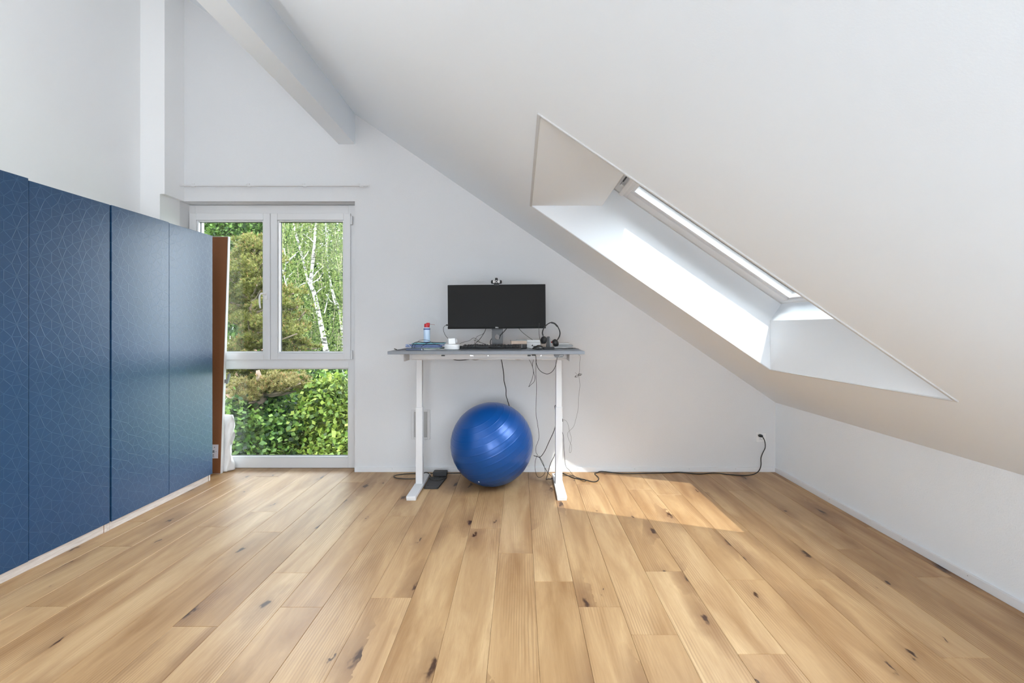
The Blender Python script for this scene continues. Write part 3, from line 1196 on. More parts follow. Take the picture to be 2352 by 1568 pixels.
# ---- papers and folders under the can
def sheet(name, label, cx, cy, z0, z1, wx_, wy_, rot, col, cat='folder', wav=0.004, ph=0.0):
    o = empty(name, (cx, cy, z0), (0, 0, math.radians(rot)))
    bpy.data.objects.remove(o)
    b_ = bmesh.new()
    nx = 14
    top, bot = [], []
    for lst, zz in ((bot, 0.0), (top, z1 - z0)):
        for i in range(nx):
            t = i / (nx - 1)
            lift = wav * (abs(t - 0.5) * 2) ** 3 * (0.6 + 0.4 * math.sin(ph + 5 * t)) * (1 if zz else 0.6)
            lst.append([b_.verts.new((-wx_ / 2 + wx_ * t, -wy_ / 2, zz + lift)), b_.verts.new((-wx_ / 2 + wx_ * t, wy_ / 2, zz + lift * 0.5))])
    for i in range(nx - 1):
        b_.faces.new([top[i][0], top[i + 1][0], top[i + 1][1], top[i][1]])
        b_.faces.new([bot[i][0], bot[i][1], bot[i + 1][1], bot[i + 1][0]])
        b_.faces.new([top[i][0], bot[i][0], bot[i + 1][0], top[i + 1][0]])
        b_.faces.new([top[i][1], top[i + 1][1], bot[i + 1][1], bot[i][1]])
    for i in (0, nx - 1):
        b_.faces.new([top[i][0], top[i][1], bot[i][1], bot[i][0]])
    m_ = MB()
    m_._add(b_)
    o = m_.build(name, mat(name + '_paper', col, 0.6))
    o.location = (cx, cy, z0)
    o.rotation_euler = (0, 0, math.radians(rot))
    return tag(o, label, cat, 'papers and folders piled on the desk')


z = DT
sheet('document', 'thin white sheets at the bottom of the paper pile by the spray can', -0.690, 3.735, z, z + 0.005, 0.225, 0.21, 9, lin(200, 203, 200), 'papers', 0.002, 1)
sheet('document', 'pale green papers low in the pile by the spray can', -0.705, 3.745, z + 0.0075, z + 0.013, 0.24, 0.20, -11, lin(160, 182, 180), 'papers', 0.003, 2)
sheet('folder', 'slate blue folder in the middle of the paper pile', -0.748, 3.755, z + 0.0165, z + 0.024, 0.27, 0.19, 7, lin(128, 143, 188), 'folder', 0.006, 0)
sheet('folder', 'light blue folder near the top of the paper pile', -0.722, 3.77, z + 0.0285, z + 0.034, 0.30, 0.18, -8, lin(142, 165, 210), 'folder', 0.005, 2.5)
sheet('document', 'white sheet sticking out left of the blue folders', -0.765, 3.79, z + 0.0385, z + 0.0398, 0.24, 0.16, 13, lin(208, 210, 212), 'papers', 0.001, 0.5)
sheet('folder', 'teal folder on top of the paper pile under the spray can', -0.712, 3.77, z + 0.042, z + 0.0475, 0.25, 0.17, 5, lin(96, 165, 176), 'folder', 0.003, 4)

# ---- usb hub with looped leads
hub = tag(empty('usb_hub', (-0.775, 3.535, DT)), 'slim blue-grey hub box at the front left of the desk', 'hub')
hxx, hyy, hzz = hub.location
m = MB()
m.box(hxx - 0.062, hxx + 0.062, hyy - 0.02, hyy + 0.02, hzz, hzz + 0.015, 0.003, 2)
m.build('case', mat('slate_metal', lin(88, 98, 120), 0.35, metal=0.3), hub)
m = MB()
m.box(hxx + 0.054, hxx + 0.0575, hyy - 0.0205, hyy - 0.019, hzz + 0.001, hzz + 0.014)
m.build('light_strip', M_WHITEP, hub)
m = MB()
m.tube([(hxx - 0.06, hyy, hzz + 0.008), (hxx - 0.085, hyy - 0.005, hzz + 0.007), (hxx - 0.112, hyy - 0.012, hzz + 0.0035), (hxx - 0.135, hyy - 0.02, hzz + 0.0045)], 0.002, 6)
m.cyl((hxx - 0.127, hyy - 0.018, hzz + 0.0055), (hxx - 0.147, hyy - 0.022, hzz + 0.013), 0.0035, seg=8)
m.build('plug_lead', M_CABLE, hub)

# ---- white puck charger and plug
pk = tag(empty('charging_puck', (-0.518, 3.66, DT)), 'round white ribbed charger left of the keyboard', 'charger')
m = MB()
prof = [(0.052, 0.0), (0.056, 0.002)]
for i in range(3):
    z0 = 0.004 + i * 0.0115
    prof += [(0.057, z0), (0.058, z0 + 0.002), (0.058, z0 + 0.0085), (0.0568, z0 + 0.0105)]
prof += [(0.052, 0.0405), (0, 0.041)]
m.lathe(prof, 48, T(*pk.location))
m.build('body', M_WHITEP, pk)
pl = tag(empty('power_plug', (-0.515, 3.66, DT + 0.041), (0, 0, math.radians(18))), 'white mains plug adapter lying on the round charger', 'plug')
m = MB()
m.box(-0.032, 0.020, -0.02, 0.02, 0.0005, 0.044, 0.004, 2, Matrix.Rotation(math.radians(-4), 4, 'Y') @ T(0, 0, 0.002))
m.build('body', M_WHITEP, pl, local=True)
m = MB()
m.lathe([(0.018, 0), (0.0185, 0.014), (0.016, 0.018)], 24, T(0.018, 0, 0.024) @ Matrix.Rotation(math.pi / 2, 4, 'Y'))
m.build('socket_face', mat('plug_grey', lin(190, 190, 192), 0.3), pl, local=True)
for s_ in (-0.007, 0.007):
    m = MB()
    m.cyl((-0.03, s_, 0.024), (-0.047, s_, 0.024), 0.002, seg=8)
    m.build('pin', M_STEEL, pl, local=True)

# ---- small dark gadgets behind keyboard
g1 = tag(empty('card_reader', (-0.46, 3.82, DT)), 'small flat black adapter behind the keyboard left end', 'adapter')
m = MB()
m.box(-0.05, 0.02, -0.025, 0.025, 0.0, 0.022, 0.004, 2, T(-0.46, 3.82, DT))
m.build('case', M_BLACK, g1)
g2 = tag(empty('glasses_case', (-0.37, 3.83, DT)), 'black wedge-shaped case behind the keyboard', 'case')
m = MB()
m.prism([(-0.05, 0.0), (0.045, 0.0), (0.042, 0.032), (0.030, 0.038), (0.0, 0.036), (-0.03, 0.022)], 'y', -0.03, 0.03, T(-0.37, 3.83, DT))
m.build('shell', M_BLACK2, g2)
g3 = tag(empty('usb_stick', (-0.232, 3.79, DT + 0.025)), 'white connector plug resting behind the keyboard', 'connector')
m = MB()
m.box(-0.028, 0.02, -0.006, 0.006, 0.0, 0.009, 0.002, 2, T(-0.238, 3.775, DT + 0.027) @ Matrix.Rotation(math.radians(9), 4, 'Y'))
m.build('plug', M_WHITEP, g3)
m = MB()
m.tube([(-0.262, 3.775, DT + 0.036), (-0.29, 3.78, DT + 0.044), (-0.33, 3.80, DT + 0.055), (-0.37, 3.84, DT + 0.07)], 0.0016, 6)
m.build('lead', M_CABLE, g3)

# ---- box stack behind the keyboard right end
bx = tag(empty('black_box', (-0.01, 3.83, DT)), 'dark grey box at the bottom of the small stack beside the monitor stand', 'box')
m = MB()
m.box(-0.055, 0.055, -0.05, 0.05, 0.0, 0.037, 0.003, 2, T(0.0, 3.83, DT) @ RZ(-6))
m.build('box_body', M_BLACK2, bx)
m = MB()
m.box(0.018, 0.024, -0.0515, -0.049, 0.004, 0.036, 0, 1, T(0.0, 3.83, DT) @ RZ(-6))
m.build('light_stripe', mat('stripe_grey', lin(150, 150, 150), 0.5), bx)
nb = tag(empty('notepad', (-0.01, 3.83, DT + 0.037)), 'cream sided notepad with grey cover on the dark box', 'notepad')
nM = T(-0.008, 3.83, DT + 0.0375) @ RZ(5)
m = MB()
m.box(-0.064, 0.060, -0.045, 0.045, 0.0, 0.026, 0.001, 1, nM)
m.build('pages', mat('cream_pages', lin(206, 184, 166), 0.8), nb)
m = MB()
m.box(-0.066, 0.062, -0.047, 0.047, 0.026, 0.031, 0.001, 1, nM)
m.box(-0.02, 0.060, -0.03, 0.045, 0.031, 0.036, 0.001, 1, nM)
m.build('cover', mat('grey_cover', lin(165, 167, 168), 0.6), nb)
ab = tag(empty('white_carton', (0.11, 3.86, DT)), 'white product carton with a small black fruit logo', 'box')
aM = T(0.108, 3.875, DT) @ RZ(-4)
m = MB()
m.box(-0.052, 0.06, -0.03, 0.03, 0.0, 0.050, 0.001, 1, aM)
m.build('lower_box', M_WHITEP, ab)
m = MB()
m.box(-0.0525, 0.0605, -0.0305, 0.0305, 0.051, 0.068, 0.001, 1, aM)
m.build('lid', M_WHITEP, ab)
m = MB()
pts = []
for i in range(28):
    a = 2 * math.pi * i / 28
    r_ = 0.0062 * (1 + 0.10 * math.cos(2 * a) - (0.16 if abs(a - math.pi / 2) < 0.2 else 0) - (0.12 if abs(a - 3 * math.pi / 2) < 0.2 else 0))
    bite = 0.35 if abs(((a + math.pi) % (2 * math.pi)) - math.pi - 0.1) < 0.32 else 0
    pts.append((r_ * (1 - bite) * math.cos(a), r_ * math.sin(a)))
m.prism(pts, 'y', -0.0306, -0.0301, aM @ T(-0.005, 0, 0.024))
m.prism([(0, 0.0068), (0.0035, 0.0085), (0.004, 0.0118), (0.0008, 0.010)], 'y', -0.0306, -0.0301, aM @ T(-0.005, 0, 0.024))
m.build('logo', M_BLACK, ab)

# ---- stack at the right back
M_WP = mat('white_paper', (0.78, 0.78, 0.78, 1), 0.7)
for (nm, lb, cx, cy, z0, z1, wx_, wy_, rot, mm, ct) in (
        ('paper_pad', 'white paper pad under the slim grey device at the desk back right', 0.345, 3.90, 0.0, 0.016, 0.16, 0.15, -3, M_WP, 'paper'),
        ('tablet', 'slim grey device between the papers at the desk back right', 0.35, 3.90, 0.0165, 0.030, 0.155, 0.14, -2, mat('silver_grey', lin(165, 166, 168), 0.4, metal=0.2), 'tablet'),
        ('white_book', 'white booklet topmost of the pile behind the headset', 0.325, 3.90, 0.0305, 0.045, 0.15, 0.13, -5, M_WP, 'book')):
    m = MB()
    m.box(-wx_ / 2, wx_ / 2, -wy_ / 2, wy_ / 2, 0, z1 - z0, 0.002, 1)
    o = m.build(nm, mm)
    o.location = (cx, cy, DT + z0)
    o.rotation_euler = (0, 0, math.radians(rot))
    tag(o, lb, ct, 'pile behind the headset')
m = MB()
m.cyl((0.245, 3.86, DT + 0.0505), (0.30, 3.93, DT + 0.0505), 0.005, seg=10)
tag(m.build('red_pen', mat('red_pen_plastic', lin(190, 25, 25), 0.35)), 'red pen lying on the white booklet behind the headset', 'pen')

# ---- invented uplighter behind the viewer, added to brighten the upper left of the room
ul = tag(empty('fill_uplighter', (-2.25, 0.25, 0)), 'tall floor uplighter added unseen behind the viewer as fill light', 'lamp')
UL = T(-2.25, 0.25, 0)
m = MB()
m.lathe([(0.14, 0.012), (0.14, 0.03), (0.03, 0.04), (0.013, 0.06)], 32, UL)
m.build('base', M_STEEL, ul)
m = MB()
m.lathe([(0.012, 0.05), (0.012, 1.72)], 16, UL)
m.build('pole', M_STEEL, ul)
m = MB()
m.lathe([(0.02, 1.70), (0.10, 1.74), (0.19, 1.82), (0.20, 1.84), (0.185, 1.825), (0.10, 1.75), (0.0, 1.73)], 40, UL)
m.build('bowl', M_WHITE, ul)
ul_d = bpy.data.lights.new('uplighter_fill', 'AREA')
ul_d.shape = 'DISK'
ul_d.size = 0.34
ul_d.energy = 21
ul_d.color = (1.0, 0.97, 0.93)
ulo = bpy.data.objects.new('uplighter_fill', ul_d)
COL.objects.link(ulo)
ulo.parent = ul
ulo.location = (0, 0, 1.85)
ulo.rotation_euler = (math.pi, 0, 0)

# ---- unseen bulb lamp added behind the viewer to lift the right side
gl_ = tag(empty('fill_bulb_lamp', (1.0, -1.25, 0)), 'short bulb lamp added unseen behind the viewer as fill light', 'lamp')
UL = T(1.0, -1.25, 0)
m = MB()
m.lathe([(0.12, 0.012), (0.12, 0.03), (0.015, 0.04), (0.012, 0.42), (0.0, 0.42)], 24, UL)
m.build('stand', M_STEEL, gl_)
m = MB()
m.lathe([(0.03, 0.405), (0.06, 0.41), (0.06, 0.43), (0.02, 0.44)], 24, UL)
m.build('bulb_holder', M_WHITE, gl_)
gl_d = bpy.data.lights.new('fill_bulb', 'POINT')
gl_d.energy = 20
gl_d.shadow_soft_size = 0.16
gl_d.color = (0.93, 0.97, 1.0)
glo = bpy.data.objects.new('fill_bulb', gl_d)
COL.objects.link(glo)
glo.parent = gl_
glo.location = (0, 0, 0.62)

# ================================================================= CABLES
def cable(name, label, pts, r, material=None, cat='cable', seg=7, sub=6, extra=None):
    m_ = MB()
    m_.tube(pts, r, seg, sub)
    if extra:
        extra(m_)
    return tag(m_.build(name, material or M_CABLE), label, cat)


P = at
cable('monitor_side_cable', 'thin black cable plugged into the left edge of the monitor',
      [P(1031, 746.5, 3.79), P(1026, 746.5, 3.79), P(1020, 750, 3.79), P(1018.5, 757, 3.79), P(1022, 768, 3.79), P(1028, 776, 3.80), P(1034, 782, 3.82), P(1040, 795, 3.86)], 0.0017,
      extra=lambda m_: m_.cyl(P(1024.5, 746.3, 3.79), P(1030.5, 746.5, 3.79), 0.0055, seg=8))
cable('hub_cable', 'black cable arching over the paper pile in front of the spray can',
      [(-0.80, 3.548, DT + 0.015), P(948, 791, 3.57), P(953, 786.5, 3.58), P(962, 784.5, 3.60), P(972, 786, 3.62), P(985, 785.5, 3.64), P(1003, 786.3, 3.66), P(1021, 786.5, 3.665)], 0.0026)
cable('thin_loop_cable', 'thin black cable looping across the spray can front',
      [(-0.785, 3.548, DT + 0.015), P(956, 789, 3.58), P(963, 782, 3.60), P(974, 780, 3.62), P(985, 782, 3.62), P(993, 787, 3.61), P(1002, 791, 3.60), P(1014, 794, 3.585)], 0.0014)
cable('folder_strap', 'short black cable lying diagonally over the blue folders',
      [P(967, 797, 3.575), P(973, 792.5, 3.59), P(981, 788, 3.61), P(987, 786.5, 3.63)], 0.0018)
cable('white_lead', 'short white cable on the blue folders', [P(938, 791, 3.60), P(941, 794, 3.59), P(944, 797.5, 3.575), P(946, 798.5, 3.565)], 0.0018, M_WHITEP)
cable('display_cable', 'pair-twisted black cable hanging from the monitor back left',
      [P(1117, 752, 3.85), P(1113, 762, 3.86), P(1107, 772, 3.865), P(1100, 781, 3.87), P(1090, 790, 3.88), P(1084, 794.5, 3.88)], 0.0022)
cable('usb_cable', 'thin black cable sagging left of the monitor stand',
      [P(1116, 755, 3.87), P(1110, 766, 3.875), P(1097, 772, 3.88), P(1092, 779, 3.88), P(1090, 788, 3.88)], 0.0014)
cable('charger_cable', 'thin black cable rising from behind the keyboard towards the monitor',
      [P(1056, 789, 3.70), P(1068, 784.5, 3.78), P(1078, 782, 3.82), P(1087, 776, 3.84), P(1094, 778.5, 3.84), P(1103, 786, 3.83), P(1114, 790, 3.80)], 0.0014)
cable('stand_cable', 'black cable threaded through the round hole of the monitor stand',
      [P(1164, 754, 3.85), P(1158, 761, 3.84), P(1150, 769, 3.835), P(1147, 777, 3.85), P(1146, 784, 3.88), P(1146, 796, 3.92)], 0.003)
cable('power_cable', 'black power cable curving left behind the monitor stand',
      [P(1131, 776, 3.88), P(1127, 781, 3.88), P(1126, 787, 3.88), P(1128, 795, 3.90)], 0.003)
cable('monitor_power_cable', 'black cable running from the monitor back down to the white carton',
      [P(1191, 753, 3.86), P(1199, 762, 3.87), P(1210, 771, 3.875), P(1225, 781.5, 3.88), P(1232, 785, 3.90), P(1240, 796, 3.94)], 0.0018)
cable('headset_cable', 'black cable trailing from the headset stand to the right desk edge',
      [(0.262, 3.70, DT + 0.006), P(1285, 799.5, 3.72), P(1296, 800, 3.72), P(1308, 799, 3.76), P(1316, 799, 3.80)], 0.0025)
cable('hanging_grey_cable', 'thin grey cable hanging off the right desk edge tied in a bow',
      [P(1306, 800, 3.74), (0.395, 3.77, DT + 0.002), (0.42, 3.79, DT + 0.002), (0.4625, 3.80, DT + 0.0018), (0.4665, 3.80, DT - 0.006), P(1329, 814, 3.82), P(1332.5, 818, 3.84), P(1331.5, 836, 3.84), P(1331.5, 850, 3.84), P(1329, 862, 3.84), P(1331, 871, 3.84), P(1332, 888, 3.84),
       P(1329, 910, 3.84), P(1328, 938, 3.84), P(1322, 965, 3.84), P(1317, 980, 3.84), P(1306, 991, 3.84), P(1304, 998, 3.84), P(1306, 1008, 3.84), P(1310.5, 1018, 3.84),
       P(1313, 1024, 3.84), P(1311.5, 1037, 3.84), P(1308.5, 1039, 3.84), P(1308, 1030, 3.84), P(1310.5, 1018, 3.838), P(1312, 1005, 3.836), P(1308, 990, 3.834), P(1305, 975, 3.82), P(1300, 966, 3.80),
       P(1294, 964.2, 3.785)], 0.0011, M_GREYCABLE)
# the tied bow
m = MB()
for k in range(5):
    a0 = math.radians(22 + k * 4)
    cpt = P(1328, 862, 3.84)
    L = 0.032 - 0.003 * k
    for sg in (-1, 1):
        d = Vector((math.cos(a0) * sg, 0, math.sin(a0) * sg))
        n_ = Vector((-d.z, 0, d.x))
        yy = Vector((0, 0.004 * (k - 2), 0))
        m.tube([cpt + yy, cpt + d * L * 0.5 + n_ * 0.007 + yy, cpt + d * L + yy, cpt + d * L * 0.55 - n_ * 0.007 + yy], 0.0009, 5, 5, True)
m.tube([P(1326.5, 861, 3.84), P(1324, 858, 3.84), P(1321, 855.5, 3.84)], 0.0009, 5)
tag(m.build('cable_bow', M_GREYCABLE), 'small bow of bundled cable hanging right of the desk leg', 'cable')
# magnetic end of that cable on the desk leg
m = MB()
m.box(0.3305, 0.337, 3.735, 3.762, P(1292, 967, 3.75).z - 0.002, P(1292, 961, 3.75).z, 0.002, 1)
tag(m.build('cable_magnet', M_BLACK), 'small black connector stuck to the right desk leg side', 'connector')

cable('control_cable', 'black cable hanging in a loop below the desk hand control',
      [P(1230, 815, 3.605), P(1231, 822, 3.60), P(1231.5, 832, 3.58), P(1236, 845, 3.55), P(1244, 854, 3.52), P(1256, 858.5, 3.49), P(1266, 855, 3.47), P(1274, 845, 3.45), P(1278, 832, 3.445), P(1280, 820, 3.44)], 0.0021,
      extra=lambda m_: m_.box(P(1221.5, 0, 3.605).x, P(1230.5, 0, 3.605).x, 3.600, 3.611, 1.034, 1.042, 0.001))
cable('net_cable', 'black cable dangling from the right end of the cable net in a long loop',
      [P(1214, 824, 3.78), P(1219, 832, 3.78), P(1223, 842, 3.78), P(1226, 856, 3.78), P(1228.5, 865, 3.78), P(1227, 876, 3.78), P(1220, 883, 3.78), P(1214.5, 888, 3.78),
       P(1217, 882, 3.775), P(1222, 870, 3.775), P(1225, 855, 3.775), P(1223, 838, 3.775), P(1226, 823, 3.775)], 0.0017)
cable('long_drop_cable', 'long thin black cable dropping from the desk rail to a knot beside the ball',
      [P(1232, 822, 3.82), P(1231, 840, 3.84), P(1231, 860, 3.86), P(1232.5, 890, 3.88), P(1231, 945, 3.90), P(1235, 975, 3.92), P(1238, 1004, 3.94), P(1231, 1026, 3.96), P(1231, 1038, 3.96),
       P(1234, 1045, 3.96), P(1230, 1056, 3.96), P(1229, 1075, 3.95), P(1233, 1092, 3.945), P(1240, 1096, 3.93), P(1249, 1090, 3.94), P(1252, 1080, 3.95), P(1247, 1062, 3.96), P(1240, 1050, 3.96), P(1237, 1046, 3.955)], 0.0017)
cable('leg_cable', 'black cable running from behind the right desk leg to the knot beside the ball',
      [P(1226, 1046, 3.99), P(1233, 1048, 3.975), P(1241, 1049, 3.965), P(1251, 1036, 3.93), P(1262, 1012, 3.88), P(1272, 990, 3.83), P(1277, 970, 3.80), P(1276, 945, 3.795), P(1274.5, 933, 3.79), P(1277, 929.5, 3.785)], 0.0028)
cable('knot_cable', 'black cable from the knot down across the floor behind the right desk leg',
      [P(1239, 1050, 3.965), P(1247, 1066, 3.95), P(1258, 1085, 3.93), P(1265, 1092, 3.92), P(1275, 1090, 3.86), P(1255, 1101.5, 3.92), P(1260, 1080, 3.93), P(1267, 1058, 3.88), P(1276, 1040, 3.82)][:4], 0.0022)
cable('bent_cable', 'black cable bent sharply on the floor left of the right desk leg',
      [(0.285, 3.82, 0.25), P(1272, 1049, 3.84), P(1264, 1066, 3.87), P(1257, 1092, 3.90), (0.214, 3.915, 0.006), (0.232, 3.93, 0.0045), (0.262, 3.94, 0.004), (0.29, 3.95, 0.037), (0.31, 3.95, 0.037)], 0.0027)
cable('ball_side_cable', 'black power cable hanging from the desk down behind the blue ball',
      [P(1151.5, 826, 3.82), P(1154, 838, 3.85), P(1157, 860, 3.9), P(1158, 876, 3.94), P(1162, 893, 3.98), P(1162.5, 908, 4.02), P(1166, 920, 4.06), P(1172, 940, 4.10), P(1180, 970, 4.11)], 0.0034)
cable('net_end_cable', 'thick black cable bulging below the left of the desk rail',
      [P(1036, 822, 3.72), P(1042, 825.5, 3.72), P(1052, 827, 3.72), P(1066, 826.5, 3.72), P(1078, 825, 3.73)], 0.0032)

# floor cord to the socket
fz = 0.0042
gp = lambda px, py: (lambda Yq: Vector(((px - VPX) / F_PX * Yq, Yq, fz)))(F_PX * (EYE - fz) / (py - VPY))
plug0 = P(1750, 1003, 4.10)
def plug_extra(m_):
    m_.ellipsoid(P(1747, 1000.5, 4.105), (0.019, 0.022, 0.0125))
    m_.cyl(P(1746, 1000, 4.11), P(1746, 1000, 4.128), 0.013, seg=14)
cable('extension_cord', 'black mains cord running along the skirting to the wall socket',
      [gp(1291, 1086.5), gp(1303, 1091), gp(1320, 1098), gp(1345, 1102), gp(1362, 1106), gp(1372, 1104), gp(1375, 1097), gp(1366, 1088), gp(1372, 1081.2 + 4), Vector((0.70, 4.115, fz + 0.006)),
       Vector((0.80, 4.10, fz)), Vector((0.88, 4.075, fz)), Vector((1.0, 4.08, fz)), gp(1530, 1085.5), gp(1560, 1084.3), gp(1605, 1088), gp(1640, 1085.8), gp(1672, 1089), gp(1705, 1091.5), gp(1728, 1089.5),
       P(1742, 1082, 4.06), P(1748, 1068, 4.09), P(1748, 1052, 4.105), P(1752, 1040, 4.11), P(1757.5, 1028, 4.11), P(1757, 1015, 4.105), P(1753, 1005, 4.10), P(1748, 1001, 4.10)], 0.0040, extra=plug_extra)
cable('coiled_cord', 'thin black cable dropping right of the desk leg into a tangle on the floor',
      [P(1290.5, 988, 3.81), P(1294, 1003, 3.815), P(1296, 1035, 3.82), P(1299, 1068, 3.82), P(1308, 1080, 3.81), gp(1318, 1092), gp(1335, 1099), gp(1345, 1103), gp(1342, 1105.5), gp(1332, 1101), gp(1318, 1093), gp(1305, 1087.5), gp(1293, 1086)], 0.0017)
cable('tangle_cord', 'black cable strand lying flat among the tangle beside the right desk foot',
      [gp(1290, 1092), gp(1303, 1092), gp(1316, 1092.5), gp(1330, 1098), gp(1344, 1101), gp(1346, 1104)], 0.0022)

# ---- wall socket
so = tag(empty('wall_socket', (2.072, Y_BACK, 0.30)), 'white wall socket near the right corner with black plug', 'socket')
sx0, sz1 = P(1736.5, 993, Y_BACK).x, P(0, 993, Y_BACK).z
m = MB()
m.box(sx0, sx0 + 0.084, Y_BACK - 0.009, Y_BACK, sz1 - 0.084, sz1, 0.003, 2)
m.build('plate', M_WHITEP, so)
m = MB()
m.box(sx0 + 0.018, sx0 + 0.066, Y_BACK - 0.0115, Y_BACK - 0.008, sz1 - 0.066, sz1 - 0.018, 0.002, 1)
fcx = m.build('insert', M_WHITEP, so)
for (dx, dz) in ((-0.009, -0.012), (0.011, -0.012), (0.001, -0.018), (-0.014, -0.012)):
    m = MB()
    m.cyl((sx0 + 0.042 + dx, Y_BACK - 0.0120, sz1 - 0.04 + dz), (sx0 + 0.042 + dx, Y_BACK - 0.011, sz1 - 0.04 + dz), 0.0023, seg=10)
    m.build('pin_hole', M_BLACK2, fcx)

# ---- vent grille behind the left leg
vx0, vx1 = P(945.5, 0, Y_BACK).x, P(988, 0, Y_BACK).x
vz1, vz0 = P(0, 940, Y_BACK).z, P(0, 1008.5, Y_BACK).z
vg = tag(empty('vent_grille', ((vx0 + vx1) / 2, Y_BACK, vz0)), 'white framed perforated vent in the wall behind the left desk leg', 'vent')
m = MB()
m.ring(vx0, vx1, vz0, vz1, Y_BACK - 0.012, Y_BACK, 0.022, 0.022, 0.018, 0.018, 0.003)
m.build('frame', M_WHITE, vg)
mv = mat('perforated_metal', (0.5, 0.5, 0.5, 1), 0.6)
gg = G(mv)
vo = gg.node('ShaderNodeTexVoronoi', Scale=170.0, Randomness=0.0)
gg.link(gg.coords(), vo.inputs['Vector'])
gg.link(gg.ramp(vo.outputs['Distance'], [(0.30, (0.16, 0.16, 0.16, 1)), (0.42, (0.6, 0.6, 0.6, 1))]), gg.b.inputs['Base Color'])
m = MB()
m.box(vx0 + 0.02, vx1 - 0.02, Y_BACK - 0.006, Y_BACK - 0.002, vz0 + 0.016, vz1 - 0.016)
m.build('perforated_sheet', mv, vg)

# ---- black things on the floor behind the left foot
ad = tag(empty('power_adapter', (-0.66, 4.02, 0)), 'black mains adapter brick on the floor behind the left desk leg', 'power adapter')
m = MB()
m.box(-0.725, -0.610, 3.99, 4.055, 0.004, 0.043, 0.006, 2)
m.build('brick', M_BLACK2, ad)
m = MB()
m.tube([(-0.61, 4.03, 0.02), (-0.55, 4.045, 0.016), (-0.46, 4.05, 0.014), (-0.38, 4.0, 0.006), (-0.30, 4.05, 0.006)], 0.004, 8)
m.build('lead', M_CABLE, ad)
m = MB()
m.tube([(-0.72, 4.03, 0.02), (-0.76, 4.06, 0.010), (-0.86, 4.075, 0.005), (-0.98, 4.06, 0.005), (-1.052, 4.015, 0.005), (-1.02, 3.955, 0.005), (-0.93, 3.93, 0.005), (-0.83, 3.95, 0.005),
        (-0.795, 3.985, 0.037), (-0.765, 3.985, 0.037), (-0.735, 3.945, 0.02)], 0.0036, 8)
m.build('looped_lead', M_CABLE, ad)
pm = tag(empty('flat_plate', (-0.66, 3.85, 0)), 'flat black plastic plate on the floor beside the left desk foot', 'plate')
m = MB()
m.prism([(-0.742, 3.70), (-0.735, 3.695), (-0.640, 3.695), (-0.632, 3.702), (-0.605, 3.965), (-0.612, 3.975), (-0.735, 3.975), (-0.742, 3.965)], 'z', 0.0, 0.010)
m.build('plate', M_BLACK2, pm)
for x, y in ((-0.72, 3.75), (-0.70, 3.93), (-0.62, 3.93), (-0.66, 3.955)):
    m = MB()
    m.lathe([(0.006, 0.010), (0.006, 0.0125), (0.003, 0.0135)], 12, T(x, y, 0))
    m.build('rubber_stud', M_BLACK, pm)
cable('plate_cable', 'thin black cable lying over the black floor plate',
      [(-0.735, 3.87, 0.035), (-0.71, 3.86, 0.018), (-0.66, 3.865, 0.014), (-0.62, 3.90, 0.014), (-0.605, 3.95, 0.014), (-0.615, 3.982, 0.012)], 0.0026)

# ---- exercise ball
BR = 0.325
bc = Vector((-0.222, 3.80, BR))
bl = tag(empty('exercise_ball', (bc.x, bc.y, 0)), 'large blue ribbed exercise ball on the floor under the desk', 'exercise ball')
prof = []
NB = 360
for i in range(NB + 1):
    t = -math.pi / 2 + math.pi * i / NB
    r_ = BR
    d_ = abs(math.degrees(t)) % 9.0
    if abs(math.degrees(t)) < 64:
        r_ += 0.0012 * math.exp(-((d_ - 4.5) / 0.55) ** 2)
    prof.append((max(0.0, r_ * math.cos(t)), r_ * math.sin(t)))
prof[0] = (0, -BR)
prof[-1] = (0, BR)
m = MB()
axis = Matrix.Rotation(math.radians(-24), 4, 'Y') @ Matrix.Rotation(math.radians(18), 4, 'X')
m.lathe(prof, 96, T(*bc) @ axis)
m.build('shell', M_BALL, bl)
pd = (P(1101, 1103, 3.60) - bc).normalized()
m = MB()
pc = bc + pd * BR
QM = T(*pc) @ pd.to_track_quat('Z', 'Y').to_matrix().to_4x4()
m.lathe([(0.005, -0.002), (0.0065, 0.0015), (0.005, 0.003), (0, 0.0034)], 16, QM)
tag(m.build('valve_plug', M_WHITEP, bl), 'small white valve plug')

# ================================================================= OUTSIDE
GZ = -3.4


def leaf_mat(name, cols, trans=0.35):
    m_ = bpy.data.materials.new(name)
    m_.use_nodes = True
    g = G(m_)
    geo = g.n.new('ShaderNodeNewGeometry')
    n_ = len(cols)
    col = g.ramp(geo.outputs['Random Per Island'], [(i / (n_ - 1), c_) for i, c_ in enumerate(cols)])
    g.link(col, g.b.inputs['Base Color'])
    g.b.inputs['Roughness'].default_value = 0.55
    g.b.inputs['Specular IOR Level'].default_value = 0.25
    tr = g.n.new('ShaderNodeBsdfTranslucent')
    g.link(col, tr.inputs[0])
    mx = g.n.new('ShaderNodeMixShader')
    mx.inputs[0].default_value = trans
    out = g.n['Material Output']
    g.link(g.b.outputs[0], mx.inputs[1])
    g.link(tr.outputs[0], mx.inputs[2])
    g.link(mx.outputs[0], out.inputs[0])
    return m_


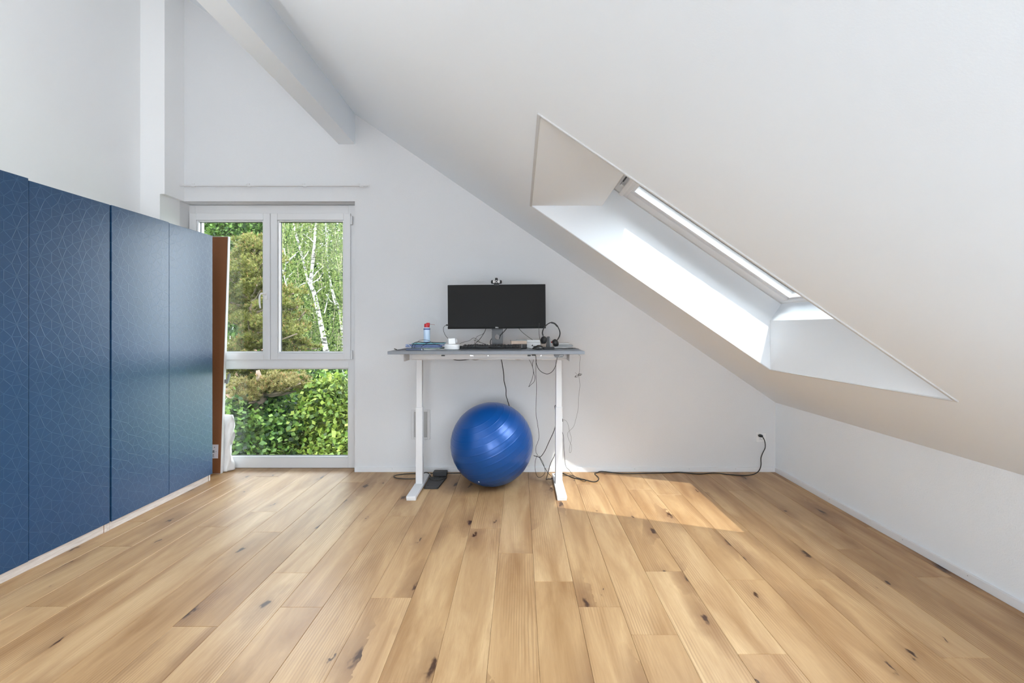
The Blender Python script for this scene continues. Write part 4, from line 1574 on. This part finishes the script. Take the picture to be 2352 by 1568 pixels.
def poly_mesh(name, verts, nper, material, parent):
    """verts (N*nper,3): N separate n-gons"""
    me_ = bpy.data.meshes.new(name)
    nv = len(verts)
    nf = nv // nper
    me_.vertices.add(nv)
    me_.vertices.foreach_set('co', np.asarray(verts, dtype=np.float32).ravel())
    me_.loops.add(nv)
    me_.loops.foreach_set('vertex_index', np.arange(nv, dtype=np.int32))
    me_.polygons.add(nf)
    me_.polygons.foreach_set('loop_start', np.arange(0, nv, nper, dtype=np.int32))
    me_.polygons.foreach_set('loop_total', np.full(nf, nper, dtype=np.int32))
    me_.update(calc_edges=True)
    me_.materials.append(material)
    o = bpy.data.objects.new(name, me_)
    COL.objects.link(o)
    o.parent = parent
    o['kind'] = 'stuff'
    return o


def unit(n_):
    v = rng.normal(size=(n_, 3))
    return v / np.linalg.norm(v, axis=1, keepdims=True)


def leaves(name, pts, size, ratio, material, parent, down=0.0, up=0.0):
    n_ = len(pts)
    v = unit(n_)
    v[:, 2] -= down
    v /= np.linalg.norm(v, axis=1, keepdims=True)
    w_ = unit(n_)
    w_[:, 2] += up
    u = np.cross(v, w_)
    u /= np.linalg.norm(u, axis=1, keepdims=True) + 1e-9
    s_ = size * (0.7 + 0.6 * rng.random((n_, 1)))
    rl = np.array(root_loc(parent))
    c_ = pts - rl
    q = np.stack([c_, c_ + v * s_ * 0.45 + u * s_ * ratio, c_ + v * s_, c_ + v * s_ * 0.45 - u * s_ * ratio], axis=1)
    return poly_mesh(name, q.reshape(-1, 3), 4, material, parent)


def crown_points(c_, r_, nclump, per, spread, shell=0.55):
    d = unit(nclump)
    rad = (shell + (1 - shell) * rng.random((nclump, 1))) 
    cl = np.array(c_) + d * rad * np.array(r_)
    k = np.repeat(np.arange(nclump), per)
    return cl, cl[k] + rng.normal(size=(len(k), 3)) * spread


BARK = mat('brown_bark', lin(92, 78, 66), 0.9)
TWIG = mat('pale_twig', lin(150, 135, 118), 0.9)


def birch_bark():
    m_ = mat('birch_bark', lin(214, 210, 202), 0.75)
    g = G(m_)
    n_ = g.noise(g.coords('Object', (3, 3, 9)), 2.2, 3, 0.6)
    g.link(g.ramp(n_, [(0.40, lin(52, 48, 44)), (0.47, lin(140, 137, 132)), (0.7, lin(160, 157, 151))]), g.b.inputs['Base Color'])
    return m_


M_BIRCH = birch_bark()
gr = MB()
gr.box(-60, 60, -40, 90, GZ - 0.5, GZ)
ter = MB()  # added pale slab that bounces sun and sky light into the room
ter.box(-9, 8, -16, Y_REAR - 0.3, -0.3, -0.03)
tag(ter.build('bounce_terrace', mat('bounce_paving', (0.66, 0.66, 0.67, 1), 0.85)), 'pale paving added outside the rear opening to bounce light inside', 'bounce_terrace', kind='structure')
gm = mat('lawn', lin(70, 96, 48), 0.95)
tag(gr.build('ground', gm), 'green lawn below the window', 'ground', kind='structure')

L_DEC = leaf_mat('fresh_green_leaves', [leafc(40, 70, 22), leafc(84, 132, 44), leafc(124, 172, 58), leafc(150, 192, 76), leafc(98, 146, 50)])  # first tone stands in for the deep shade between leaves
L_BACK = leaf_mat('distant_green_leaves', [leafc(72, 112, 50), leafc(100, 140, 66), leafc(124, 160, 84)])
L_BIRCH = leaf_mat('birch_leaves', [leafc(70, 92, 34), leafc(134, 166, 62), leafc(172, 198, 86), leafc(200, 214, 124), leafc(144, 172, 72)], 0.4)
L_PINE = leaf_mat('pine_needles', [leafc(92, 98, 34), leafc(150, 158, 54), leafc(176, 178, 68), leafc(190, 182, 84), leafc(150, 158, 58)], 0.15)
L_PINE2 = leaf_mat('dry_pine_needles', [leafc(160, 148, 72), leafc(186, 168, 92), leafc(168, 160, 80)], 0.15)
L_CANDLE = leaf_mat('pine_candles', [leafc(235, 170, 105), leafc(245, 185, 125), leafc(220, 160, 105)], 0.1)
L_BUSH = leaf_mat('bush_leaves', [leafc(26, 50, 16), leafc(58, 100, 30), leafc(100, 150, 44), leafc(156, 196, 74), leafc(80, 126, 40)], 0.4)  # darkest leaf tone paints in the deep shade inside the bush
L_YEL = leaf_mat('yellow_green_leaves', [leafc(62, 84, 22), leafc(120, 160, 38), leafc(170, 200, 54), leafc(190, 208, 72), leafc(112, 158, 48)], 0.4)  # dark first tone puts shade among the leaves into the colour


def trunk(parent, pts, radii, material=BARK, name='trunk'):
    m_ = MB()
    m_.tube(pts, 0.1, 9, 5, radii=radii)
    return m_.build(name, material, parent)


def broadleaf(label, base, c_, r_, nclump, per, spread, lsize, lm, group='trees outside the window', kind='deciduous_tree', shell=0.5):
    t = tag(empty(kind, (base[0], base[1], GZ)), label, 'tree', group)
    trunk(t, [(base[0], base[1], GZ), (base[0] * 0.6 + c_[0] * 0.4, base[1], (GZ + c_[2]) / 2), tuple(c_)], [0.22, 0.16, 0.06])
    cl, pts = crown_points(c_, r_, nclump, per, spread, shell)
    m_ = MB()
    for p in cl[: min(40, nclump)]:
        mid = (np.array(c_) * 0.5 + p * 0.5) + np.array([0, 0, -0.2])
        m_.tube([tuple(np.array(c_) - np.array([0, 0, r_[2] * 0.4])), tuple(mid), tuple(p)], 0.03, 5, 3, radii=[0.05, 0.03, 0.012])
    m_.build('branches', BARK, t)
    leaves('foliage', pts, lsize, 0.36, lm, t, 0.15, 0.4)
    return t


# far trees that close the view
broadleaf('large distant green tree behind the others', (-13, 27), (-13, 27, 4.0), (4.5, 3.0, 7.0), 420, 70, 0.42, 0.17, L_BACK)
broadleaf('broad distant green tree far right through the window', (-7.5, 30), (-7.5, 30, 3.0), (4.2, 3.0, 7.5), 420, 70, 0.42, 0.17, L_BACK)
broadleaf('tall distant green tree between two broad ones', (-17.5, 24), (-17.5, 24, 2.0), (3.5, 3.0, 7.0), 300, 60, 0.42, 0.17, L_BACK)
# bright deciduous crown upper left
broadleaf('bright green broadleaf tree at the upper left of the window', (-9.6, 17), (-9.6, 17, 3.4), (2.0, 1.8, 2.9), 330, 80, 0.26, 0.13, L_DEC)
broadleaf('shaded broadleaf tree in the middle distance behind the birch', (-6.6, 19), (-6.6, 19, 1.2), (2.6, 1.6, 4.2), 330, 80, 0.3, 0.13, L_DEC)


# ---- birch
def birch():
    t = tag(empty('birch_tree', (-5.3, 13.0, GZ)), 'white-barked birch with drooping leaves in the right casement', 'tree')
    Y = 13.0
    W1 = [at(765, 1000, Y), at(757, 880, Y), at(746, 790, Y), at(735, 735, Y), at(722, 675, Y), at(714, 655, Y), at(716, 625, Y), at(720, 585, Y), at(723, 550, Y), at(727, 500, Y), at(732, 440, Y)]
    W1[0].z = GZ
    trunk(t, W1, [0.12, 0.09, 0.07, 0.06, 0.055, 0.05, 0.045, 0.04, 0.032, 0.024, 0.012], M_BIRCH)
    W2 = [at(716, 660, Y + .1), at(706, 640, Y + .2), at(696, 598, Y + .3), at(686, 560, Y + .3), at(678, 530, Y + .4), at(672, 495, Y + .4), at(668, 440, Y + .4)]
    trunk(t, W2, [0.04, 0.036, 0.032, 0.032, 0.028, 0.024, 0.012], M_BIRCH)
    tw = [[(724, 560), (712, 548), (697, 537)], [(716, 640), (728, 625), (742, 612)], [(717, 650), (732, 640), (743, 626)], [(697, 595), (705, 583), (709, 576)],
          [(745, 720), (752, 690), (757, 664)], [(655, 610), (668, 595), (680, 585)], [(660, 600), (672, 590), (684, 578)], [(655, 655), (660, 640), (672, 625)], [(700, 650), (690, 655), (684, 660)],
          [(770, 700), (764, 680), (758, 655)], [(722, 680), (735, 665), (748, 658)], [(750, 676), (758, 690), (764, 694)], [(652, 570), (657, 600), (653, 625)], [(650, 620), (656, 650), (664, 668)]]
    for q in tw:
        pts = [at(a, b_, Y - 0.35 + 0.3 * rng.random()) for a, b_ in q]
        m_ = MB()
        m_.tube(pts, 0.02, 6, 4, radii=[0.017, 0.012, 0.006])
        m_.build('branch', M_BIRCH, t)
    # second and third stems
    W3 = [at(800, 1000, Y + 1), at(786, 760, Y + 1), at(770, 690, Y + 1), at(760, 655, Y + 1), at(752, 600, Y + 1), at(748, 520, Y + 1), at(746, 450, Y + 1)]
    W3[0].z = GZ
    trunk(t, W3, [0.07, 0.05, 0.038, 0.03, 0.025, 0.02, 0.012], M_BIRCH)
    # hanging strands of leaves
    n_ = 1150
    tops = []
    for i in range(n_):
        px = 628 + rng.random() * 230
        py = 380 + rng.random() * 400
        yy = Y - 0.25 + rng.random() * 2.6
        tops.append(at(px, py, yy))
    P_ = []
    st = MB()
    for i, tp in enumerate(tops):
        L_ = 0.35 + 0.75 * rng.random()
        sx_, sy_ = rng.normal(size=2) * 0.10
        k = int(34 * L_)
        tt = rng.random(k)
        x = tp.x + sx_ * tt + rng.normal(size=k) * 0.035
        y = tp.y + sy_ * tt + rng.normal(size=k) * 0.035
        z_ = tp.z - L_ * tt ** 0.9 + rng.normal(size=k) * 0.03
        P_.append(np.stack([x, y, z_], 1))
        if i % 4 == 0:
            st.tube([tp, (tp.x + sx_ * .5, tp.y + sy_ * .5, tp.z - L_ * .5), (tp.x + sx_, tp.y + sy_, tp.z - L_)], 0.004, 3, 1)
    o = st.build('hanging_twigs', TWIG, t)
    o['kind'] = 'stuff'
    leaves('foliage', np.concatenate(P_), 0.062, 0.36, L_BIRCH, t, 0.8, 0.1)
    return t


birch()


# ---- pine
def tufts(name, c_, dirs, n_blade, length, width, material, parent, cone=0.9):
    n_ = len(c_)
    k = np.repeat(np.arange(n_), n_blade)
    d = dirs[k] + unit(len(k)) * cone
    d /= np.linalg.norm(d, axis=1, keepdims=True)
    s_ = np.cross(d, unit(len(k)))
    s_ /= np.linalg.norm(s_, axis=1, keepdims=True) + 1e-9
    rl = np.array(root_loc(parent))
    b0 = c_[k] - rl
    ln = length * (0.7 + 0.5 * rng.random((len(k), 1)))
    q = np.stack([b0 + s_ * width, b0 - s_ * width, b0 + d * ln], axis=1)
    return poly_mesh(name, q.reshape(-1, 3), 3, material, parent)


def pine(label, base, top, branches, needle, ncl, lens, candle=True, yj=0.9):
    """branches: (from point, to point, radius of the needle cloud)"""
    t = tag(empty('pine_tree', (base.x, base.y, GZ)), label, 'tree')
    trunk(t, [(base.x, base.y, GZ), tuple(base), tuple(base * 0.5 + top * 0.5 + Vector((0.06, 0, 0))), tuple(top)], [0.16, 0.12, 0.09, 0.03])
    C_, D_ = [], []
    for (p, q, rr) in branches:
        m_ = MB()
        mid = p * 0.5 + q * 0.5 + Vector((0, 0, -0.06))
        m_.tube([p, mid, q], 0.03, 6, 4, radii=[0.045, 0.03, 0.012])
        m_.build('branch', BARK, t)
        n_ = int(ncl * rr)
        tt = 0.35 + 0.65 * rng.random((n_, 1))
        cen = np.array(p) * (1 - tt) + np.array(q) * tt
        d = unit(n_)
        d[:, 2] = np.abs(d[:, 2]) * 0.6
        off = d * (rng.random((n_, 1)) ** 0.5) * rr * np.array([1.0, 1.0, 0.9])
        C_.append(cen + off)
        dd = d.copy()
        dd[:, 2] += 0.8
        D_.append(dd / np.linalg.norm(dd, axis=1, keepdims=True))
    C_ = np.concatenate(C_)
    D_ = np.concatenate(D_)
    tufts('needles', C_, D_, 22, lens, 0.0065, needle, t)
    if candle:
        sel = rng.random(len(C_)) < 0.30
        tufts('candles', C_[sel] + D_[sel] * lens * 0.5, D_[sel], 3, lens * 0.5, 0.011, L_CANDLE, t, 0.15)
    return t


YP = 10.2
base = at(560, 900, YP + .4)
top = at(590, 545, YP + .4)
br = []
for i in range(54):
    f = i / 53
    py = 555 + 330 * f
    wdt = 40 + 75 * min(1.0, f * 1.7)
    px = 585 + (rng.random() * 2 - 1) * wdt + 12 * f
    p = at(578, py + 26, YP + .4)
    br.append((p, at(px, py, YP - 0.8 + 1.3 * rng.random()), 0.27 + 0.17 * rng.random()))
pine('brownish green pine with orange shoot tips filling the left casement', base, top, br, L_PINE, 420, 0.085)
base = at(596, 950, YP - 1.6)
top = at(592, 850, YP - 1.6)
br = []
for (a, b_, rr) in ((545, 905, .26), (560, 915, .25), (530, 900, .22), (575, 885, .22), (655, 880, .30), (675, 875, .28), (690, 880, .24), (640, 890, .26), (665, 895, .22), (700, 890, .18), (620, 870, .22),
                    (685, 865, .2), (548, 880, .2), (572, 925, .16), (640, 868, .2), (700, 872, .16)):
    br.append((at(596, 905, YP - 1.6), at(a, b_, YP - 1.9 + 0.5 * rng.random()), rr))
pine('low dry pine branch spreading above the bushes in the lower pane', base, top, br, L_PINE2, 300, 0.085)
br = []
for (a, b_, rr) in ((650, 730, .22), (668, 745, .26), (655, 765, .28), (690, 760, .24), (708, 745, .2), (680, 785, .26), (705, 790, .24), (655, 800, .24), (700, 715, .16), (730, 800, .2)):
    br.append((at(640, 790, YP + .6), at(a, b_, YP + .2 + 0.5 * rng.random()), rr))
pine('pine bough crossing the lower part of the right casement', at(640, 900, YP + .6), at(655, 720, YP + .6), br, L_PINE, 330, 0.085)


# ---- bushes
def bush(label, c_, r_, nclump, per, spread, lsize, lm, kind='leafy_bush'):
    t = tag(empty(kind, (c_[0], c_[1], GZ)), label, 'bush', 'bushes below the window')
    m_ = MB()
    cl, pts = crown_points(c_, r_, nclump, per, spread, 0.45)
    for p in cl[:26]:
        m_.tube([(c_[0] + rng.normal() * .1, c_[1] + rng.normal() * .1, GZ), (c_[0] * .5 + p[0] * .5, c_[1] * .5 + p[1] * .5, GZ * .45 + p[2] * .55), tuple(p)], 0.02, 5, 3, radii=[0.04, 0.022, 0.006])
    m_.build('stems', TWIG, t)
    leaves('foliage', pts, lsize, 0.42, lm, t, 0.1, 0.9)
    return t


YB = 8.4
for (px, py, rx, rz, yy, n_, lm, lb) in (
        (560, 1010, 0.62, 0.75, YB, 210, L_BUSH, 'leafy green bush at the lower left of the fixed pane'),
        (625, 985, 0.55, 0.85, YB + .5, 210, L_BUSH, 'dark green bush in the middle of the fixed pane'),
        (690, 1025, 0.65, 0.80, YB + .2, 220, L_BUSH, 'green bush at the lower centre right of the fixed pane'),
        (600, 1100, 0.75, 0.60, YB - .4, 200, L_BUSH, 'green bush at the bottom edge of the fixed pane'),
        (765, 960, 0.62, 0.70, YB + .3, 240, L_YEL, 'yellow-green bush at the right of the fixed pane'),
        (790, 1060, 0.60, 0.50, YB - .3, 200, L_YEL, 'yellow-green bush at the lower right corner of the fixed pane'),
        (850, 1010, 0.60, 0.80, YB + .4, 180, L_YEL, 'yellow-green bush mostly hidden right of the window'),
        (640, 930, 0.70, 0.55, YB + 2.4, 160, L_BUSH, 'shaded bush behind the pine branch'),
        (735, 905, 0.70, 0.60, YB + 3.0, 170, L_BUSH, 'green shrub at the foot of the birch')):
    q = at(px, py, yy)
    bush(lb, (q.x, q.y, q.z), (rx, 0.6, rz), n_, 46, 0.11, 0.088, lm)

# ---- neighbour's roof glimpsed through the pine
hq = at(548, 905, 19.0)
hs_ = tag(empty('neighbour_house', (hq.x, 21.5, GZ)), 'house with red-brown tiled roof glimpsed behind the pine', 'house')
m = MB()
m.box(hq.x - 3.2, hq.x + 1.6, 19.4, 24.0, GZ, hq.z + 0.1)
m.build('walls', mat('render_wall', lin(120, 114, 104), 0.9), hs_)
m = MB()
for i in range(14):
    y0 = 18.9 + i * 0.2
    z0 = hq.z - 0.15 + i * 0.13
    m.prism([(y0, z0), (y0 + 0.26, z0 + 0.15), (y0 + 0.26, z0 + 0.19), (y0, z0 + 0.05)], 'x', hq.x - 3.5, hq.x + 1.9)
m.build('roof', mat('brown_roof_tiles', lin(96, 70, 58), 0.9), hs_)
